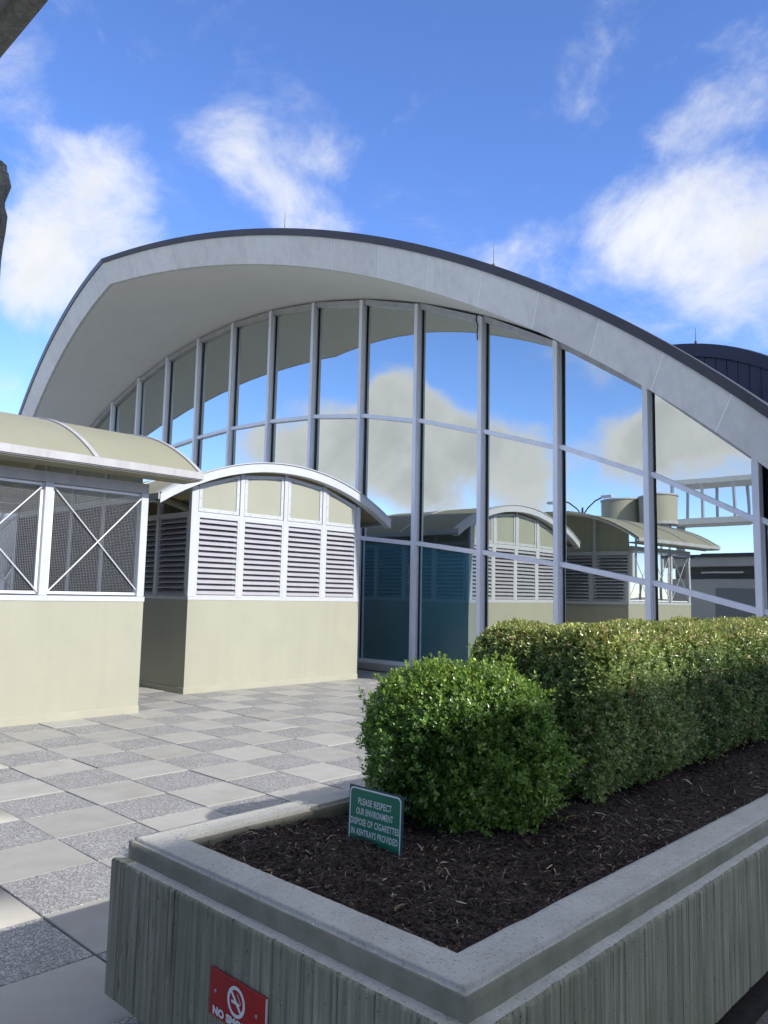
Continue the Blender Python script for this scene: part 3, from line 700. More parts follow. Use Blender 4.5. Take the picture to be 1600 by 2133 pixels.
# ---- louvred kiosk (gable towards +X). Local frame: x' = along facade width, y' = depth; rotate so that outward -y' -> +X
def make_louvre_kiosk(loc, depth=7.0, label='', sides=(4, 4)):
    """local: gable face at y=0 facing -y, body runs to +y; width along x, centre 0"""
    root = empty('louvred_kiosk', loc); tag(root, label, 'kiosk', 'barrel-roofed kiosks')
    H0, H1, W = 1.62, 3.09, 2.055
    mb = MB(); t = .18
    mb.box(-W, W, 0, t, .1, H0-.03); mb.box(-W, -W+t, t, depth, .1, H0-.03); mb.box(W-t, W, t, depth, .1, H0-.03); mb.box(-W, W, depth, depth+t, .1, H0-.03)
    mb.build('wall', M['cream'], root)
    mb = MB(); e = .012
    mb.box(-W-e, W+e, -e, t-.01, -.03, .1); mb.box(-W-e, -W+t-.01, t-.01, depth+t+e, -.03, .1); mb.box(W-t+.01, W+e, t-.01, depth+t+e, -.03, .1)
    mb.build('skirting', M['cream_base'], root, bevel=.006)
    mb = MB().box(-W-.006, W+.006, -.006, .13, H0-.03, H0+.02); mb.box(-W-.006, -W+.13, .13, depth+.1, H0-.03, H0+.02); mb.box(W-.13, W+.006, .13, depth+.1, H0-.03, H0+.02)
    mb.build('sill_rail', M['alu_white'], root)
    A = barrel_roof(root, 2.79, 4.16, 5.1, -.16, depth+.5, [1.7, 3.6, 5.5], M['alu_white'])
    def az(x): return 4.16-(5.1-math.sqrt(5.1**2-x*x))
    # gable rim: deep arched band in front
    R1 = [[(x, -.20, z+.02) for x, z in A], [(x, -.20, z-.15) for x, z in A], [(x, -.03, z-.15) for x, z in A]]
    R2 = [[(x, -.03, z+.03) for x, z in A], [(x, -.225, z+.03) for x, z in A], [(x, -.225, z+.015) for x, z in A], [(x, -.20, z+.015) for x, z in A]]
    MB().grid(R1).build('gable_rim', M['alu_white'], root, recalc=False)
    MB().grid(R2).build('rim_flashing', M['alu_white'], root, recalc=False)
    for s in (-1, 1):
        x, z = (A[0] if s < 0 else A[-1]); MB().poly([(x,-.20,z+.02),(x,-.03,z+.02),(x,-.03,z-.15),(x,-.20,z-.15)]).build('rim_end', M['alu_white'], root, recalc=False)
    # posts
    px = [-W+.06, -1.0, .03, 1.03, W-.06]; pw = [.14, .09, .09, .09, .12]
    for x, w in zip(px, pw):
        MB().box(x-w/2, x+w/2, -.004, .09, H0+.021, az(abs(x)+w/2)-.145).build('post', M['alu_white'], root, bevel=.004)
    for i in range(4):
        xa, xb = px[i]+pw[i]/2+.001, px[i+1]-pw[i+1]/2-.001
        louvre(root, (xa+xb)/2, .03, 0, xb-xa, H0+.021, H1-.03)
        MB().box(xa, xb, 0, .08, H1-.029, H1+.03).build('mid_rail', M['alu_white'], root)
        # fibreglass gable panel, arched top, riveted frame
        fr = .062; za, zb = az(xa)-.17, az(xb)-.17
        pn = MB().hexa([(xa,.03,H1+.031),(xb,.03,H1+.031),(xb,.05,H1+.031),(xa,.05,H1+.031),(xa,.03,za),(xb,.03,zb),(xb,.05,zb),(xa,.05,za)]).build('gable_panel', M['panel_fibre'], root)
        def strip(p0, p1, n0, n1, nm):
            pass
        q = [(xa+.012,H1+.04),(xb-.012,H1+.04),(xb-.012,zb-.012),(xa+.012,za-.012)]
        qi = [(xa+.012+fr,H1+.04+fr),(xb-.012-fr,H1+.04+fr),(xb-.012-fr,zb-.012-fr),(xa+.012+fr,za-.012-fr)]
        for j in range(4):
            a, b, c, d = q[j], q[(j+1) % 4], qi[(j+1) % 4], qi[j]
            mbf = MB(); y0, y1 = .008, .0295
            mbf.hexa([(a[0],y0,a[1]),(b[0],y0,b[1]),(c[0],y0,c[1]),(d[0],y0,d[1]),(a[0],y1,a[1]),(b[0],y1,b[1]),(c[0],y1,c[1]),(d[0],y1,d[1])])
            s = mbf.mesh('frame_strip', M['alu_white'], bevel=.0015)
            so_ = link('frame_strip', s, None, pn)
            for tt in (.12, .5, .88):
                ex = (a[0]+d[0])/2+((b[0]+c[0])/2-(a[0]+d[0])/2)*tt; ez = (a[1]+d[1])/2+((b[1]+c[1])/2-(a[1]+d[1])/2)*tt
                rv = MB().tube((ex,.0075,ez),(ex,.001,ez),.011,6).mesh('rivet', M['steel'])
                link('rivet', rv, None, pn)
    P_ = [(-W, H0+.03)]+[(x, az(x)-.10) for x in [-W+2*W*i/12 for i in range(13)]]+[(W, H0+.03)]
    MB().poly([(x, depth+.05, z) for x, z in P_]).poly([(x, depth+.09, z) for x, z in P_]).build('rear_panel', M['panel_fibre'], root, recalc=False)
    # sides
    for s, nb in ((-1, sides[0]), (1, sides[1])):
        x = s*(W-.05); bw = 1.03
        for i in range(nb+1):
            y = .10+i*bw
            if i: MB().box(x-.045, x+.045, y-.04, y+.04, H0+.021, 3.44).build('post', M['alu_white'], root)
        for i in range(nb):
            louvre(root, x-s*.0, .10+(i+.5)*bw, s*math.pi/2, bw-.09, H0+.021, H1-.03)
        MB().box(x-.04, x+.04, .12, .1+nb*bw, H1-.029, H1+.03).build('mid_rail', M['alu_white'], root)
        MB().box(x-.04, x+.04, .12, .1+nb*bw, 3.441, 3.52).build('eave_beam', M['alu_dull'], root)
        if s > 0: MB().box(x-.01, x+.01, .12, depth, H1+.031, 3.44).build('clerestory_panel', M['panel_fibre'], root)
    return root
k2 = make_louvre_kiosk((-6.76, 6.90, 0), 6.0, 'louvred kiosk with arched gable of four cream panels beside the glass wall', (4, 4))
k2.rotation_euler = (0, 0, math.pi/2)

# ---- mesh-sided kiosk (axis along Y, eave towards +X)
def make_mesh_kiosk(loc, ybays, label, yside=True):
    """local: width along x (front face at x=+W), axis along y; y=0 is the louvred gable end, body runs to -y"""
    root = empty('mesh_kiosk', loc); tag(root, label, 'kiosk', 'barrel-roofed kiosks')
    W, H0, B = 2.32, 1.61, 1.45; Ln = B*ybays; t = .18
    mb = MB(); mb.box(W-t, W, -Ln, 0, .1, H0-.04); mb.box(-W, W-t, -t, 0, .1, H0-.04); mb.box(-W, -W+t, -Ln, -t, .1, H0-.04); mb.build('wall', M['cream'], root)
    e = .012; mb = MB(); mb.box(W-t+.01, W+e, -Ln, e, -.03, .1); mb.box(-W-e, W-t+.01, -t+.01, e, -.03, .1); mb.build('skirting', M['cream_base'], root, bevel=.006)
    mb = MB(); mb.box(W-.11, W+.008, -Ln, .008, H0-.04, H0+.03); mb.box(-W-.008, W-.11, -.11, .008, H0-.04, H0+.03); mb.box(-W-.008, -W+.11, -Ln, -.11, H0-.04, H0+.03); mb.build('sill_rail', M['alu_white'], root)
    ZB = 3.20
    barrel_roof(root, 2.8, 4.36, 4.82, -Ln-1.3, .58, [-1.05-1.95*i for i in range(int(Ln/1.95)+1)], M['alu_dull'])
    # horizontal eave soffits
    for s in (-1, 1):
        MB().box(min(s*2.33, s*2.775), max(s*2.33, s*2.775), -Ln-1.28, .56, 3.345, 3.36).build('eave_soffit', M['roof_fibre'], root)
    for s in (1, -1):
        x = s*(W-.055)
        MB().box(x-.05, x+.05, -Ln, 0, ZB-.06, ZB+.08).build('head_beam', M['alu_dull'] if s > 0 else M['alu_dull'], root)
        for i in range(ybays+1):
            y = -i*B-(.055 if i == 0 else 0)+(.055 if i == ybays else 0)
            MB().box(x-.054, x+.054, y-.055, y+.055, H0+.031, ZB-.061).build('post', M['alu_white'], root, bevel=.004)
        for i in range(ybays):
            ya, yb = -(i+1)*B+.056, -i*B-.056
            za, zb = H0+.05, ZB-.07
            xi = x-s*.02
            # screen frame
            mb = MB().box(xi-.012, xi+.012, ya, ya+.035, za, zb); mb.box(xi-.012, xi+.012, yb-.035, yb, za, zb); mb.box(xi-.012, xi+.012, ya+.035, yb-.035, za, za+.035); mb.box(xi-.012, xi+.012, ya+.035, yb-.035, zb-.035, zb)
            mb.build('screen_frame', M['alu'], root)
            mw = MB(); p = .0215; w = .0008
            yy = ya+.04
            while yy < yb-.04: mw.box(xi-w, xi+w, yy-w, yy+w, za+.03, zb-.03); yy += p
            zz = za+.04
            while zz < zb-.04: mw.box(xi+w, xi+3*w, ya+.03, yb-.03, zz-w, zz+w); zz += p
            o = mw.build('wire_mesh', M['steel'], root, recalc=False); o['kind'] = 'stuff'
            xo = x+s*.03
            MB().tube((xo, ya, za+.02), (xo, yb, zb-.02), .011, 8).build('brace_rod', M['alu_white'], root)
            MB().tube((xo-.022, ya, zb-.02), (xo-.022, yb, za+.02), .011, 8).build('brace_rod', M['alu_white'], root)
    # louvred gable end
    bw = 1.13
    xs_ = [-W+.06+i*((2*W-.12)/4) for i in range(5)]
    def az(x): return 4.36-(4.82-math.sqrt(4.82**2-x*x))
    for i, x in enumerate(xs_):
        if 0 < i < 4: MB().box(x-.045, x+.045, -.09, .0, H0+.031, az(x)-.06).build('post', M['alu_white'], root)
    MB().box(-W+.12, W-.12, -.085, -.005, 3.06, 3.13).build('mid_rail', M['alu_white'], root)
    for i in range(4):
        xa, xb = xs_[i]+.05, xs_[i+1]-.05
        if i == 0: xa += .02
        if i == 3: xb -= .02
        louvre(root, (xa+xb)/2, -.04, math.pi, xb-xa, H0+.031, 3.059, 14)
        MB().hexa([(xa,-.06,3.131),(xb,-.06,3.131),(xb,-.04,3.131),(xa,-.04,3.131),(xa,-.06,az(xa)-.07),(xb,-.06,az(xb)-.07),(xb,-.04,az(xb)-.07),(xa,-.04,az(xa)-.07)]).build('gable_panel', M['panel_fibre'], root)
    return root
k1 = make_mesh_kiosk((-7.70, 3.24, 0), 3, 'mesh-sided kiosk with cream barrel roof and crossed brace rods, nearest the camera')
k3 = make_mesh_kiosk((-18.6, 1.2, 0), 3, 'mesh-sided kiosk with barrel roof, seen through the screens of the nearer kiosk')

# ================================================================== PLANTER
planter = empty('concrete_planter', (1.775, -.855, 0)); tag(planter, 'long raised planter of board-marked concrete with a stepped coping', 'planter')
PX0, PX1, PY0, PY1 = 1.775, 3.625, -.855, 8.6
ZC, ZW, ZF = .71, .628, .10
def board_field(L, H, du, dv, seed):
    r = np.random.default_rng(seed); nu, nv = int(L/du)+1, int(H/dv)+1
    u = np.linspace(0, L, nu); v = np.linspace(0, H, nv); off = np.zeros((nu, nv))
    x = 0.0
    while x < L:
        w = r.choice([.015, .03, .05, .075, .10, .14])*r.uniform(.7, 1.3); s = (u >= x) & (u < x+w)
        off[s] += r.normal(0, .0007); off[s] += ((u[s]-x-w/2)/w*r.normal(0, .0004))[:, None]
        e = np.abs(u-x) < du*.8
        if r.random() < .35: off[e] -= r.uniform(.002, .007)
        x += w
    # vertical grain: noise strongly stretched along v
    gr = r.normal(0, 1, (nu, 6)); gi = np.linspace(0, 5, nv); a = gi.astype(int).clip(0, 4); f = gi-a
    off += .0004*(gr[:, a]*(1-f)+gr[:, a+1]*f)
    for _ in range(int(L*26)):                          # ragged voids
        cu, cv = r.uniform(0, L), r.uniform(0, H); su, sv = r.uniform(.003, .007), r.uniform(.006, .03)
        off -= .006*np.exp(-((u-cu)/su)[:, None]**2-((v-cv)/sv)[None, :]**2)
    # broken top arris
    n = r.normal(0, 1, nu)*.6+np.convolve(r.normal(0, 1, nu), np.ones(7)/7, 'same')*1.5; chip = np.clip(.006+.008*n, .001, .035)
    dist = H-v[None, :]
    off -= .007*np.clip(1-dist/chip[:, None], 0, 1)
    return u, v, off
def board_wall(L, H, origin, du_dir, out_dir, seed, d1=.006, d2=.011):
    u, v, off = board_field(L, H, d1, d2, seed); nu, nv = off.shape
    o = np.array(origin); U = np.array(du_dir); O = np.array(out_dir)
    V = o+u[:, None, None]*U+v[None, :, None]*np.array([0, 0, 1.])+off[:, :, None]*O
    idx = np.arange(nu*nv).reshape(nu, nv)
    F = np.stack([idx[:-1, :-1], idx[1:, :-1], idx[1:, 1:], idx[:-1, 1:]], -1).reshape(-1, 4)
    # ledge strip inwards from the wall top
    top = V[:, -1]; inn = top-O*.10; inn[:, 2] = ZW+.003
    n0 = nu*nv; V2 = np.concatenate([V.reshape(-1, 3), inn])
    j = np.arange(nu-1); F2 = np.stack([idx[j, -1], idx[j+1, -1], n0+j+1, n0+j], -1)
    return V2, np.concatenate([F, F2])
def ledge_mat(me, V, F):
    me.materials.append(M['coping'])
    z = V[F][:, :, 2]; flat_ = (z.max(1)-z.min(1) < .006)
    me.polygons.foreach_set('material_index', flat_.astype(np.int32)); return me
def pchild(name, me):
    o = link(name, me, None, planter); o.matrix_parent_inverse = Matrix.Translation(planter.location).inverted(); return o
V, F = board_wall(PX1-PX0, ZW-ZF, (PX0, PY0, ZF), (1, 0, 0), (0, -1, 0), 3, .004, .010); pchild('front_wall', ledge_mat(np_mesh('front_wall', V, F, M['board']), V, F))
V, F = board_wall(PY1-PY0, ZW-ZF, (PX1, PY0, ZF), (0, 1, 0), (1, 0, 0), 4, .008, .014); pchild('side_wall', ledge_mat(np_mesh('side_wall', V, F, M['board']), V, F))
V, F = board_wall(PY1-PY0, ZW-ZF, (PX0, PY0, ZF), (0, 1, 0), (-1, 0, 0), 5, .014, .02); pchild('side_wall', np_mesh('side_wall', V, F[:, ::-1], M['board']))
pchild('core', MB().box(PX0+.03, PX1-.03, PY0+.03, PY1, ZF+.003, ZW-.012).mesh('core', M['board']))
pchild('plinth', MB().box(PX0+.10, PX1-.10, PY0+.10, PY1-.1, -.03, ZF+.002).mesh('plinth', M['board']))
pchild('underside', MB().box(PX0+.02, PX1-.02, PY0+.02, PY1-.02, ZF-.012, ZF+.001).mesh('underside', M['board']))
# coping in lengths, mitred at the corners
cx0, cx1, cy0, cw = 1.822, 3.577, -.805, .172
def coping_piece(polys, name='coping'):
    """polys: plan quads that share edges; cast as one piece"""
    bm = bmesh.new(); cache = {}
    def vt(x, y, z):
        k = (round(x, 4), round(y, 4), z)
        if k not in cache: cache[k] = bm.verts.new((x, y, z))
        return cache[k]
    edges = {}
    for P in polys:
        bm.faces.new([vt(x, y, ZC) for x, y in P])
        for a, b in zip(P, P[1:]+P[:1]): edges[(a, b)] = 1
    for a, b in list(edges):
        if (b, a) not in edges: bm.faces.new([vt(*a, ZC), vt(*a, ZW-.02), vt(*b, ZW-.02), vt(*b, ZC)])
    bmesh.ops.recalc_face_normals(bm, faces=bm.faces)
    rim = [e for e in bm.edges if all(v.co.z > ZC-.01 for v in e.verts) and any(f.normal.z < .5 for f in e.link_faces)]
    bmesh.ops.bevel(bm, geom=rim, offset=.016, segments=3, affect='EDGES')
    for _ in range(6):
        bmesh.ops.subdivide_edges(bm, edges=[e for e in bm.edges if e.calc_length() > .035], cuts=1, use_grid_fill=True)
    bmesh.ops.triangulate(bm, faces=[f for f in bm.faces if len(f.verts) > 4])
    bm.normal_update()
    for f in bm.faces:
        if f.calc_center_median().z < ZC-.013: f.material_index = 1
    for v in bm.verts:
        top = v.co.z > ZC-.03
        q_ = math.sin(v.co.x*37+1)+math.sin(v.co.y*29+2)+math.sin((v.co.x+v.co.y)*83)
        v.co.x += random.gauss(0, .0005)+.0005*q_; v.co.y += random.gauss(0, .0005)+.0005*q_; v.co.z += random.gauss(0, .0004)
        if top and random.random() < .012: v.co.z -= random.uniform(.001, .004)
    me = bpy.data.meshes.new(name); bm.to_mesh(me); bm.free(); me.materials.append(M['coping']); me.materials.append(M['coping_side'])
    for p_ in me.polygons: p_.use_smooth = True
    pchild(name, me)
b0 = 3.2
ox, ix, oy, iy = (cx0, cx1), (cx0+cw, cx1-cw), cy0, cy0+cw
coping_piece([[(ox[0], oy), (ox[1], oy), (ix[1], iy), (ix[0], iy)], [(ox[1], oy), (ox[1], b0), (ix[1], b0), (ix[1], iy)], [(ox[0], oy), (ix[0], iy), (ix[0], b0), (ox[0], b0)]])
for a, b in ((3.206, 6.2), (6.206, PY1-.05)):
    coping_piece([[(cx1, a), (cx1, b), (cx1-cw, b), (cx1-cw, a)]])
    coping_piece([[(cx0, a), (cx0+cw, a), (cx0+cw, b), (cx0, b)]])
# pale concrete strip and dark gap at the planter's foot
strip = MB().box(3.80, 4.05, -.3, 8.6, -.03, .018).build('kerb_strip', M['coping'], bevel=.004); tag(strip, kind='structure')

# mulch ------------------------------------------------------------
mx0, mx1, my0, my1 = cx0+cw-.01, cx1-cw+.01, cy0+cw-.01, 8.3
def mulch_z(x, y):
    s = .654+.010*np.sin(x*5.1+1)*np.cos(y*3.3)+.012*np.sin(x*11+y*7)+.006*np.sin(23*x-17*y)
    return s+.02*np.exp(-((x-2.7)**2)/.25)
nx, ny = 80, 420
gx, gy = np.meshgrid(np.linspace(mx0, mx1, nx), np.linspace(my0, my1, ny), indexing='ij')
gz = mulch_z(gx, gy)+RNG.normal(0, .003, gx.shape)
idx = np.arange(nx*ny).reshape(nx, ny)
bed = link('mulch', np_mesh('mulch', np.stack([gx, gy, gz], -1).reshape(-1, 3), np.stack([idx[:-1,:-1], idx[1:,:-1], idx[1:,1:], idx[:-1,1:]], -1).reshape(-1, 4), M['mulch'], smooth=True))
tag(bed, 'dark shredded bark mulch filling the planter', 'mulch', kind='stuff')
def shreds(n, x0, x1, y0, y1):
    P = np.stack([RNG.uniform(x0, x1, n), RNG.uniform(y0, y1, n)], -1)
    z = mulch_z(P[:, 0], P[:, 1])+RNG.uniform(-.004, .014, n)
    Ls = np.exp(RNG.normal(math.log(.026), .55, n)).clip(.008, .10); Wd = np.exp(RNG.normal(math.log(.0036), .45, n)).clip(.0012, .012)
    az = RNG.uniform(0, 2*np.pi, n); el = RNG.normal(0, .22, n)
    D = np.stack([np.cos(az)*np.cos(el), np.sin(az)*np.cos(el), np.sin(el)], -1)
    Sd = np.stack([-np.sin(az), np.cos(az), np.zeros(n)], -1)
    roll = RNG.normal(0, .6, n); Up = np.cross(D, Sd); Sd = Sd*np.cos(roll)[:, None]+Up*np.sin(roll)[:, None]; Up = np.cross(D, Sd)
    Cn = np.concatenate([P, z[:, None]], 1); bend = RNG.normal(0, .16, n)*Ls
    mid = Cn+Up*bend[:, None]
    a = Cn-D*Ls[:, None]/2; b = Cn+D*Ls[:, None]/2; w = Sd*Wd[:, None]/2
    V = np.stack([a-w*.6, a+w*.6, mid-w, mid+w, b-w*.5, b+w*.5], 1).reshape(-1, 3)
    k = np.arange(n)[:, None]*6; F = np.concatenate([k+np.array([[0,1,3,2]]), k+np.array([[2,3,5,4]])], 0)
    t = RNG.random(n); base = np.array([.052,.041,.038])*np.ones((n, 1))*RNG.uniform(.4, 2.2, (n, 1))
    red = np.array([.10,.06,.045])*RNG.uniform(.6, 1.2, (n, 1)); tan = np.array([.40,.32,.22])*RNG.uniform(.6, 1.4, (n, 1))
    c = np.where((t > .76)[:, None], red, base); c = np.where((t > .945)[:, None], tan, c)
    return V, F, np.repeat(c, 6, 0)
V1, F1, C1 = shreds(34000, mx0+.005, mx1-.005, my0+.005, 1.0)
V2, F2, C2 = shreds(16000, 2.6, mx1-.005, 1.0, 4.2)
V = np.concatenate([V1, V2]); F = np.concatenate([F1, F2+len(V1)]); Cc = np.concatenate([C1, C2])
o = link('bark_shreds', np_mesh('bark_shreds', V, F, M['chips'], Cc), None, bed); o['kind'] = 'stuff'

# ================================================================== SHRUBS
def fbm3(P, seed, f0=3.0, oct=3):
    r = np.random.default_rng(seed); out = np.zeros(len(P)); amp = 1.0; f = f0
    for _ in range(oct):
        for _ in range(3):
            k = r.normal(0, 1, 3); k *= f/np.linalg.norm(k); out += amp*np.sin(P@k*2+r.uniform(0, 6.28))/3
        amp *= .55; f *= 2.1
    return out
def leaves(P, Nn, n_leaf, size, col, seed, spread=1.0):
    """sprigs at P with outward normals Nn; n_leaf leaves each"""
    r = np.random.default_rng(seed); n = len(P)
    ax = Nn*.8+np.array([0, 0, .75])+r.normal(0, .38, (n, 3)); ax /= np.linalg.norm(ax, axis=1)[:, None]
    t1 = np.cross(ax, r.normal(0, 1, (n, 3))); t1 /= np.linalg.norm(t1, axis=1)[:, None]; t2 = np.cross(ax, t1)
    Ls = size*r.uniform(.75, 1.25, n)
    Vs, Fs, Cs = [], [], []
    for j in range(n_leaf):
        lvl = j//2; ph = (j % 2)*np.pi+lvl*np.pi/2+r.normal(0, .25, n)
        up = .55+.12*lvl
        rad = np.cos(ph)[:, None]*t1+np.sin(ph)[:, None]*t2
        d = rad*(1.0-.12*lvl)+ax*(up+r.normal(0, .2, n))[:, None]; d /= np.linalg.norm(d, axis=1)[:, None]
        sd = np.cross(d, ax); sd /= (np.linalg.norm(sd, axis=1)[:, None]+1e-6); nn = np.cross(sd, d)
        base = P+ax*(lvl*.40*Ls-.3*Ls)[:, None]
        l = (Ls*r.uniform(.8, 1.15, n)*(1-.10*lvl))[:, None]; w = l*.27
        a = base; tip = base+d*l; m1 = base+d*l*.48+sd*w+nn*l*.10; m2 = base+d*l*.48-sd*w+nn*l*.10
        Vs.append(np.stack([a, m1, tip, m2], 1).reshape(-1, 3))
        c = col*np.exp(r.normal(0, .32, (n, 1))); Cs.append(np.repeat(c, 4, 0))
    N = n*n_leaf; k = np.arange(N)[:, None]*4
    F = np.concatenate([k+np.array([[0,1,2]]), k+np.array([[0,2,3]])], 0)
    return np.concatenate(Vs), F, np.concatenate(Cs)
G_DARK = np.array([.085,.150,.038]); G_MID = np.array([.30,.39,.13]); G_YEL = np.array([.42,.43,.11]); G_TAN = np.array([.46,.36,.17])
# ---- clipped hedge -------------------------------------------------
HX0, HX1, HY0, HY1, HZ0, HZ1 = 2.05, 2.93, 1.18, 7.9, .70, 1.545
def hedge_points(n_dens, seed):
    r = np.random.default_rng(seed); out = []
    faces = [('x+', (HY1-HY0)*(HZ1-HZ0), 1.0), ('z+', (HY1-HY0)*(HX1-HX0), 1.0), ('y-', (HX1-HX0)*(HZ1-HZ0), 2.2), ('x-', (HY1-HY0)*(HZ1-HZ0), .35)]
    for nm, area, q in faces:
        n = int(area*n_dens*q); a, b = r.random(n), r.random(n)
        if nm in ('x+', 'x-', 'z+'): a = a**1.35           # more where it is near the camera
        y = HY0+(HY1-HY0)*a
        if nm == 'x+': P = np.stack([np.full(n, HX1), y, HZ0+(HZ1-HZ0)*b], -1); Nn = np.tile([1., 0, 0], (n, 1))
        elif nm == 'x-': P = np.stack([np.full(n, HX0), y, HZ0+(HZ1-HZ0)*b], -1); Nn = np.tile([-1., 0, 0], (n, 1))
        elif nm == 'z+': P = np.stack([HX0+(HX1-HX0)*b, y, np.full(n, HZ1)], -1); Nn = np.tile([0, 0, 1.], (n, 1))
        else: P = np.stack([HX0+(HX1-HX0)*b, np.full(n, HY0), HZ0+(HZ1-HZ0)*r.random(n)], -1); Nn = np.tile([0, -1., 0], (n, 1))
        out.append((P, Nn))
    P = np.concatenate([o[0] for o in out]); Nn = np.concatenate([o[1] for o in out])
    # rounded shoulders
    c = np.array([(HX0+HX1)/2, 0, (HZ0+HZ1)/2]); h = np.array([(HX1-HX0)/2, 0, (HZ1-HZ0)/2]); rr = .13
    for ax_ in (0, 2):
        pass
    qx = np.clip(np.abs(P[:, 0]-c[0])-(h[0]-rr), 0, rr); qz = np.clip((P[:, 2]-c[2])-(h[2]-rr), 0, rr); qy = np.clip(HY0+rr-P[:, 1], 0, rr)
    q = np.stack([qx*np.sign(P[:, 0]-c[0]), -qy, qz], -1); ln = np.linalg.norm(q, axis=1); mlt = np.where(ln > rr, rr/np.maximum(ln, 1e-6), 1)
    P = P-q+q*mlt[:, None]; s = ln > .01
    Nn[s] = Nn[s]*.4+q[s]/ln[s][:, None]*.6
    und = np.clip((HZ0+.22-P[:, 2])/.22, 0, 1)             # undercut foot
    P[:, 0] -= np.where(Nn[:, 0] > .5, .10*und**1.5, 0)
    bumpf = fbm3(P, 21, 4.0, 4)
    P = P+Nn*(.035*bumpf)[:, None]-Nn*(r.random(len(P))**2.2*.13)[:, None]
    keep = np.ones(len(P), bool)
    keep &= ~((P[:, 2] < HZ0+.05) & (r.random(len(P)) < .55))
    return P[keep], Nn[keep]
P, Nn = hedge_points(2700, 5); r_ = np.random.default_rng(9)
tone = fbm3(P, 31, 2.2, 3)[:, None]*.5+.5+r_.normal(0, .25, (len(P), 1))
col = G_DARK+(G_MID-G_DARK)*np.clip(tone, 0, 1)
newg_lit = np.clip((P[:, 2:3]-(HZ1-.17))/.17, 0, 1)*np.clip(r_.random((len(P), 1))*1.6, 0, 1)       # yellow-green new growth on top, with sunlit brightness added to its colour
col = col+(G_YEL-col)*newg_lit*.85
brown = (r_.random((len(P), 1)) < np.where(P[:, 2:3] > HZ1-.07, .09, .02)); col = np.where(brown, G_TAN, col)
V, F, Cc = leaves(P, Nn, 6, .028, col, 41)
hedge = empty('boxwood_hedge', (2.5, 4.5, .66)); tag(hedge, 'long clipped boxwood hedge with a flat yellow-green top in the planter', 'hedge')
def hchild(root, name, me, kind=None):
    o = link(name, me, None, root); o.matrix_parent_inverse = Matrix.Translation(root.location).inverted()
    if kind: o['kind'] = kind
    return o
hchild(hedge, 'foliage', np_mesh('hedge_foliage', V, F, M['leaf'], Cc), 'stuff')
rr = np.random.default_rng(3)
def twig_core(x0, x1, y0, y1, z0, z1, nz, name, root, rad=0.10):
    """dense inner mass of twigs that stops the light"""
    bm = bmesh.new(); bmesh.ops.create_cube(bm, size=1.0)
    bmesh.ops.subdivide_edges(bm, edges=list(bm.edges), cuts=nz, use_grid_fill=True)
    for v in bm.verts:
        v.co = Vector((x0+(x1-x0)*(v.co.x+.5), y0+(y1-y0)*(v.co.y+.5), z0+(z1-z0)*(v.co.z+.5)))
        v.co += Vector(rr.normal(0, .012, 3))
    me = bpy.data.meshes.new(name); bm.to_mesh(me); bm.free(); me.materials.append(M['wood_dark']); return hchild(root, name, me)
twig_core(HX0+.22, HX1-.20, HY0+.26, HY1-.1, HZ0+.08, HZ1-.20, 22, 'twigs', hedge)
for i in range(9):
    y = HY0+.3+i*.72
    hchild(hedge, 'stem', MB().tube((2.5+rr.normal(0,.05), y, .60), (2.5+rr.normal(0,.08), y+rr.normal(0,.06), HZ0+.25), .03, 7, .018).mesh('stem', M['wood_dark']))
# ---- round bush in front -------------------------------------------
BC = np.array([2.50, .60, .99]); BR = np.array([.47, .47, .40])
def bush_points(n, seed):
    r = np.random.default_rng(seed); D = r.normal(0, 1, (n, 3)); D /= np.linalg.norm(D, axis=1)[:, None]
    lump = fbm3(D*1.0, 55, 1.6, 4); sq = 1.0/np.maximum(np.abs(D).max(1)**.35, .5)
    rad = (1+.17*lump)*(.95+.05*(sq-1))
    P = BC+D*BR*rad[:, None]
    P[:, 2] = np.maximum(P[:, 2], .66+.02*r.random(n))
    P = P-D*(r.random(n)**2.2*.14)[:, None]
    keep = ~((P[:, 2] < .72) & (r.random(n) < .5)) 
    stray = r.random(n) < .07; P[stray] += D[stray]*r.uniform(.015, .09, (stray.sum(), 1))
    return P[keep], D[keep]
P, Nn = bush_points(10500, 8); r_ = np.random.default_rng(19)
tone = fbm3(P, 33, 3.0, 3)[:, None]*.5+.5+r_.normal(0, .22, (len(P), 1))
col = np.array([.080,.175,.028])+(np.array([.26,.41,.075])-np.array([.080,.175,.028]))*np.clip(tone, 0, 1)
newg_lit = np.clip((P[:, 2:3]-1.15)/.25, 0, 1)*np.clip(r_.random((len(P), 1))*1.3, 0, 1)  # upper leaves: fresh growth plus sunlit brightness put into the colour
col = col+(np.array([.33,.45,.07])-col)*newg_lit*.8
V, F, Cc = leaves(P, Nn, 8, .030, col, 43)
bush = empty('boxwood_bush', (2.5, .6, .66)); tag(bush, 'round bright green boxwood bush at the end of the hedge behind the green sign', 'bush')
hchild(bush, 'foliage', np_mesh('bush_foliage', V, F, M['leaf'], Cc), 'stuff')
bm = bmesh.new(); bmesh.ops.create_icosphere(bm, subdivisions=4, radius=1.0)
for v in bm.verts:
    q = np.array(v.co); v.co = Vector(BC+np.array([0,0,.02])+q*BR*.66+rr.normal(0, .012, 3))
me = bpy.data.meshes.new('twigs'); bm.to_mesh(me); bm.free(); me.materials.append(M['wood_dark']); hchild(bush, 'twigs', me)
for i in range(5):
    a = i*1.3; hchild(bush, 'stem', MB().tube((2.5+.05*math.cos(a), .6+.05*math.sin(a), .6), (2.5+.2*math.cos(a), .6+.2*math.sin(a), .95), .018, 7, .01).mesh('stem', M['wood_dark']))

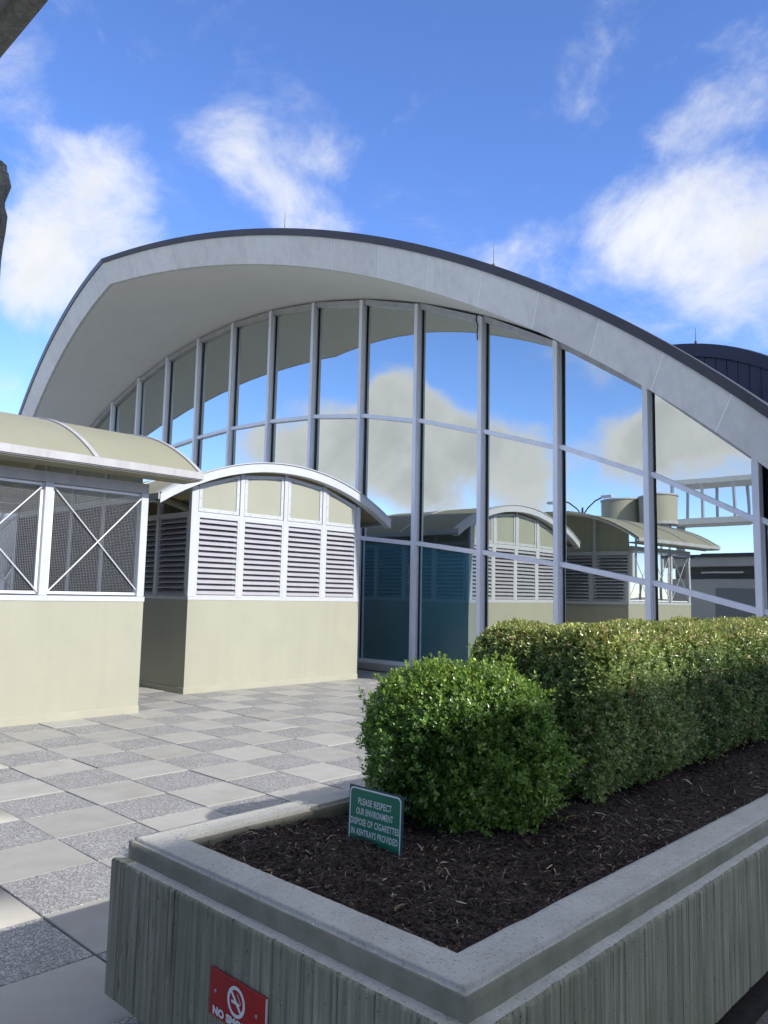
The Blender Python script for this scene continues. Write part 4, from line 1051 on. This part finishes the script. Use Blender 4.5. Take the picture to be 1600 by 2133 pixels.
# ================================================================== SIGNS
def text_mesh(body, size, xs, name, mat, spacing=1.0, thick=.0):
    cu = bpy.data.curves.new(name, 'FONT'); cu.body = body; cu.size = size; cu.align_x = 'CENTER'; cu.space_character = spacing; cu.offset = thick; cu.resolution_u = 3
    ob = bpy.data.objects.new(name, cu); COL.objects.link(ob)
    dg = bpy.context.evaluated_depsgraph_get(); me = bpy.data.meshes.new_from_object(ob.evaluated_get(dg))
    bpy.data.objects.remove(ob); bpy.data.curves.remove(cu)
    for v in me.vertices: v.co.x *= xs
    me.materials.clear(); me.materials.append(mat); me.name = name
    return me
def rounded(x0, x1, z0, z1, r, n=6):
    pts = []
    for cx, cz, a0 in ((x1-r, z1-r, 0), (x0+r, z1-r, 90), (x0+r, z0+r, 180), (x1-r, z0+r, 270)):
        for i in range(n+1):
            a = math.radians(a0+90*i/n); pts.append((cx+r*math.cos(a), cz+r*math.sin(a)))
    return pts
# green sign: board on two short stakes in the mulch, in its own frame (x right, y out of the face = -y, z up)
gs = empty('green_sign', (2.535, -.08, .66)); tag(gs, 'small green sign about cigarettes and ashtrays staked in the mulch', 'sign')
gs.rotation_euler = (math.radians(-1.5), 0, math.radians(1.0))
W2, HH = .155, .25
MB().box(-W2, W2, -.002, .002, 0, HH).build('plate', M['green_back'], gs)
def face(pts, y, name, mat):
    return MB().poly([(x, y, z) for x, z in pts]).build(name, mat, gs, recalc=False)
out = rounded(-W2+.004, W2-.010, .006, HH-.006, .022); inn = rounded(-W2+.010, W2-.016, .012, HH-.013, .018)
mb = MB(); n = len(out); mb.v = [(x, -.0026, z) for x, z in out]+[(x, -.0026, z) for x, z in inn]
mb.f = [(i, (i+1) % n, n+(i+1) % n, n+i) for i in range(n)]
mb.build('border', M['sign_white'], gs, recalc=False)
face(inn, -.0024, 'face', M['green'])
for i, (s, zz, xo) in enumerate((('PLEASE RESPECT', .176, -.004), ('OUR ENVIRONMENT', .135, -.004), ('DISPOSE OF CIGARETTES', .092, -.003), ('IN ASHTRAYS PROVIDED', .050, -.003))):
    me = text_mesh(s, .038, 1.0, 'lettering', M['sign_white'], 1.08, .0006)
    w = max(v.co.x for v in me.vertices)-min(v.co.x for v in me.vertices); target = (.192, .212, .278, .268)[i]
    for v in me.vertices: v.co.x *= target/w
    o = link('lettering', me, None, gs); o.location = (xo, -.0032, zz); o.rotation_euler = (math.pi/2, 0, 0)
for x in (-.09, .09): MB().box(x-.012, x+.012, .003, .006, -.14, .2).build('stake', M['steel'], gs)
# red sign on the planter wall
rs = empty('no_smoking_sign', (2.678, -.8625, .30)); tag(rs, 'red no smoking sign screwed to the planter wall', 'sign')
W3, H3 = .155, .152
MB().box(-W3, W3, -.003, .003, 0, H3).build('plate', M['red'], rs, bevel=.0008)
MB().box(W3-.0025, W3+.0006, -.0034, .0034, 0.001, H3-.001).build('plate_edge', M['sign_white'], rs)
def ring(cx, cz, r0, r1, n=36):
    mb = MB(); mb.v = [(cx+r0*math.cos(2*math.pi*i/n), -.0042, cz+r0*math.sin(2*math.pi*i/n)) for i in range(n)]+[(cx+r1*math.cos(2*math.pi*i/n), -.0042, cz+r1*math.sin(2*math.pi*i/n)) for i in range(n)]
    mb.f = [(i, (i+1) % n, n+(i+1) % n, n+i) for i in range(n)]; return mb
cxs, czs = -.002, .087
sym = ring(cxs, czs, .0485, .037)
def flat(a, b, w, y=-.0042):
    d = Vector((b[0]-a[0], b[1]-a[1])).normalized(); nrm = Vector((-d.y, d.x))*w/2
    return [(a[0]-nrm.x, y, a[1]-nrm.y), (a[0]+nrm.x, y, a[1]+nrm.y), (b[0]+nrm.x, y, b[1]+nrm.y), (b[0]-nrm.x, y, b[1]-nrm.y)]
sym.poly(flat((cxs-.0275, czs+.0275), (cxs+.0275, czs-.0275), .0105, -.0045))
sym.poly(flat((cxs-.026, czs-.003), (cxs+.004, czs-.003), .0095, -.0044))
sym.poly(flat((cxs+.004, czs-.003), (cxs+.020, czs-.004), .008, -.0043))
sm = [(cxs+.024, czs-.002), (cxs+.024, czs+.006), (cxs+.016, czs+.010), (cxs+.015, czs+.017), (cxs+.008, czs+.020), (cxs+.006, czs+.027)]
for a, b in zip(sm, sm[1:]): sym.poly(flat(a, b, .0028, -.0043))
sym.build('prohibition_symbol', M['sign_white'], rs, recalc=False)
me = text_mesh('NO SMOKING', .034, 1.0, 'lettering', M['sign_white'], 1.05, .0022)
w = max(v.co.x for v in me.vertices)-min(v.co.x for v in me.vertices)
for v in me.vertices: v.co.x *= .262/w
o = link('lettering', me, None, rs); o.location = (0, -.0046, .010); o.rotation_euler = (math.pi/2, 0, 0)
for x in (-.118, .108): MB().tube((x, -.002, .083), (x, -.0065, .083), .006, 10).build('screw', M['steel'], rs, bevel=.001)

# ================================================================== CANOPY AND PIER AT THE LEFT EDGE
can = empty('entrance_canopy', (6, -4, 4.2)); tag(can, 'concrete canopy slab overhead, only its edge in the upper left corner', 'canopy')
child(MB().box(.2, 9.5, -5, -1.42, 4.26, 4.5), 'slab', M['grey_conc'], can)
child(MB().box(.2, 9.5, -1.42, -1.335, 4.2, 4.62), 'edge_beam', M['rough_conc'], can)
pier = empty('concrete_pier', (2.5, -2.2, 0)); tag(pier, 'rough bush-hammered concrete pier at the left edge of the picture', 'pier')
def pier_mesh():
    x0, x1, y0, y1, zt_ = 2.28, 2.865, -2.45, -1.822, 2.87
    bm = bmesh.new(); bmesh.ops.create_cube(bm, size=1.0)
    bmesh.ops.subdivide_edges(bm, edges=list(bm.edges), cuts=70, use_grid_fill=True)
    r = np.random.default_rng(4)
    co = np.array([v.co for v in bm.verts]); nrm = np.sign(co)*(np.abs(co) > .499)
    nrm[:, 2] *= .3
    Pw = np.stack([x0+(x1-x0)*(co[:, 0]+.5), y0+(y1-y0)*(co[:, 1]+.5), zt_*(co[:, 2]+.5)], -1)
    b = fbm3(Pw, 2, 42, 3); b2 = r.normal(0, 1, len(Pw))
    Pw = Pw+nrm*((.0035*b+.0026*b2)[:, None])
    Pw[:, 1] -= np.where(co[:, 1] > 0, .012*(2.9-Pw[:, 2]), 0)
    # sloping shoulder at the top
    t = np.clip((Pw[:, 2]-(zt_-.14))/.14, 0, 1); Pw[:, 0] -= np.where(Pw[:, 0] > (x0+x1)/2, .035*t**2, 0); Pw[:, 2] -= .05*np.clip((Pw[:, 1]-(y1-.09))/.09, 0, 1)*(Pw[:, 2] > zt_-.06)
    for v, p in zip(bm.verts, Pw): v.co = Vector(p)
    me = bpy.data.meshes.new('shaft'); bm.to_mesh(me); bm.free(); me.materials.append(M['rough_conc']); return me
o = link('shaft', pier_mesh(), None, pier); o.matrix_parent_inverse = Matrix.Translation(pier.location).inverted()
child(MB().box(2.2, 2.95, -2.53, -1.72, -.02, .06), 'base', M['grey_conc'], pier, bevel=.01)

# ================================================================== BUILDINGS BEHIND THE CAMERA (they shade the planter and show in the glass)
wing = empty('terminal_wing', (14, -2, 0)); tag(wing, 'concrete terminal wing along the terrace, behind the camera', 'building')
HW = (12.0-.775)*math.tan(SUN_EL)/math.cos(SUN_AZ)
child(MB().box(12.0, 20, -12, 9.2, -.05, HW-.45), 'wall', M['soffit'], wing)
child(MB().box(11.998, 20.1, -12.1, 9.3, HW-.449, HW), 'parapet', M['fascia'], wing)
for i in range(9):
    y = -11+i*2.2
    child(MB().box(11.95, 12.02, y, y+1.6, .9, 3.0), 'window_frame', M['alu'], wing)
    child(MB().box(11.93, 11.945, y+.06, y+1.54, .96, 2.94), 'pane', M['glass'], wing)
gb = empty('service_building', (-5, -15, 0)); tag(gb, 'grey service building with a flat canopy, mirrored low at the right of the glass', 'building')
child(MB().box(-11, 4, -18, -12.6, -.05, 2.62), 'wall', M['grey_conc'], gb)
child(MB().box(-11, 4, -18, -13.2, 2.621, 3.2), 'recess', M['recess'], gb)
child(MB().box(-11.2, 4.2, -18.2, -12.2, 3.201, 3.62), 'canopy_slab', M['grey_conc'], gb, bevel=.01)
child(MB().box(-11.3, 4.3, -18.3, -12.1, 3.621, 3.78), 'coping', M['edge_metal'], gb)
child(MB().box(-8.9, -7.2, -12.62, -12.585, .02, 2.2), 'door', M['recess'], gb)
for x in (-9.6, -6.9, -4.2): child(MB().box(x, x+1.9, -12.75, -12.66, 2.9, 2.97), 'light_tube', M['sign_white'], gb)
for x, lab in ((-15.3, 'left of the two round cooling drums mirrored in the glass'), (-13.05, 'right of the two round cooling drums mirrored in the glass')):
    t = empty('cooling_drum', (x, -15.5, 0)); tag(t, lab, 'tank', 'cooling drums')
    def lc(mbb, nm, mat):
        o = mbb.build(nm, mat); o.parent = t; return o
    lc(MB().tube((0,0,5.75),(0,0,7.1),1.08,40), 'drum', M['cream']); lc(MB().tube((0,0,7.101),(0,0,7.18),1.13,40), 'rim', M['alu_dull']); lc(MB().tube((0,0,5.6),(0,0,5.749),1.13,40), 'base_ring', M['alu_dull'])
    for a in range(4):
        xx, yy = .75*math.cos(a*math.pi/2+.78), .75*math.sin(a*math.pi/2+.78); lc(MB().tube((xx,yy,-.05),(xx,yy,5.599),.07,8), 'leg', M['alu_dull'])
lamp = empty('street_lamp', (-17.45, -15, 0)); tag(lamp, 'twin-armed street lamp mirrored in the glass beside the cooling drums', 'street lamp')
def lc(mbb, nm, mat):
    o = mbb.build(nm, mat); o.parent = lamp; return o
lc(MB().tube((0,0,-.05),(0,0,6.9),.09,10,.06), 'pole', M['edge_metal'])
for s in (-1, 1):
    pts = [(0,0,6.4),(s*.35,0,6.85),(s*.8,0,7.2),(s*1.3,0,7.38)]; mbb = MB()
    for a, b in zip(pts, pts[1:]): mbb.tube(a, b, .04, 8)
    lc(mbb, 'arm', M['edge_metal'])
    lc(MB().box(s*1.3-.05 if s > 0 else -1.9, 1.9 if s > 0 else -1.25, -.14, .14, 7.32, 7.45), 'lamp_head', M['alu_white'])
br = empty('glazed_walkway', (-7, -23, 0)); tag(br, 'raised walkway with tall open window bays, mirrored in the right panes', 'walkway')
child(MB().box(-15.2, 2, -24.5, -22, 6.15, 6.5), 'floor_slab', M['soffit'], br); child(MB().box(-15.2, 2, -24.5, -22, 8.75, 9.05), 'roof_slab', M['soffit'], br)
for i in range(10):
    x = -15.0+i*1.87
    for y in (-22.05, -24.4): child(MB().box(x-.07, x+.07, y-.1, y+.05, 6.501, 8.749), 'post', M['alu_white'], br)
for x in (-15, -8, -1): child(MB().box(x-.2, x+.2, -23.6, -23.2, -.05, 6.149), 'column', M['grey_conc'], br)
# pale block far behind the mesh kiosk
pb = empty('pale_block', (-34, 4, 0)); tag(pb, 'pale rendered building seen through the mesh at the far left', 'building')
child(MB().box(-40, -34, -14, 9, -.05, 4.6), 'wall', M['fascia'], pb)
child(MB().box(-40.1, -33.9, -14.1, 9.1, 4.601, 4.9), 'coping', M['grey_conc'], pb)
for i in range(7): child(MB().box(-33.99, -33.95, -12+i*3, -10.6+i*3, 1.2, 2.6), 'window', M['glass'], pb)
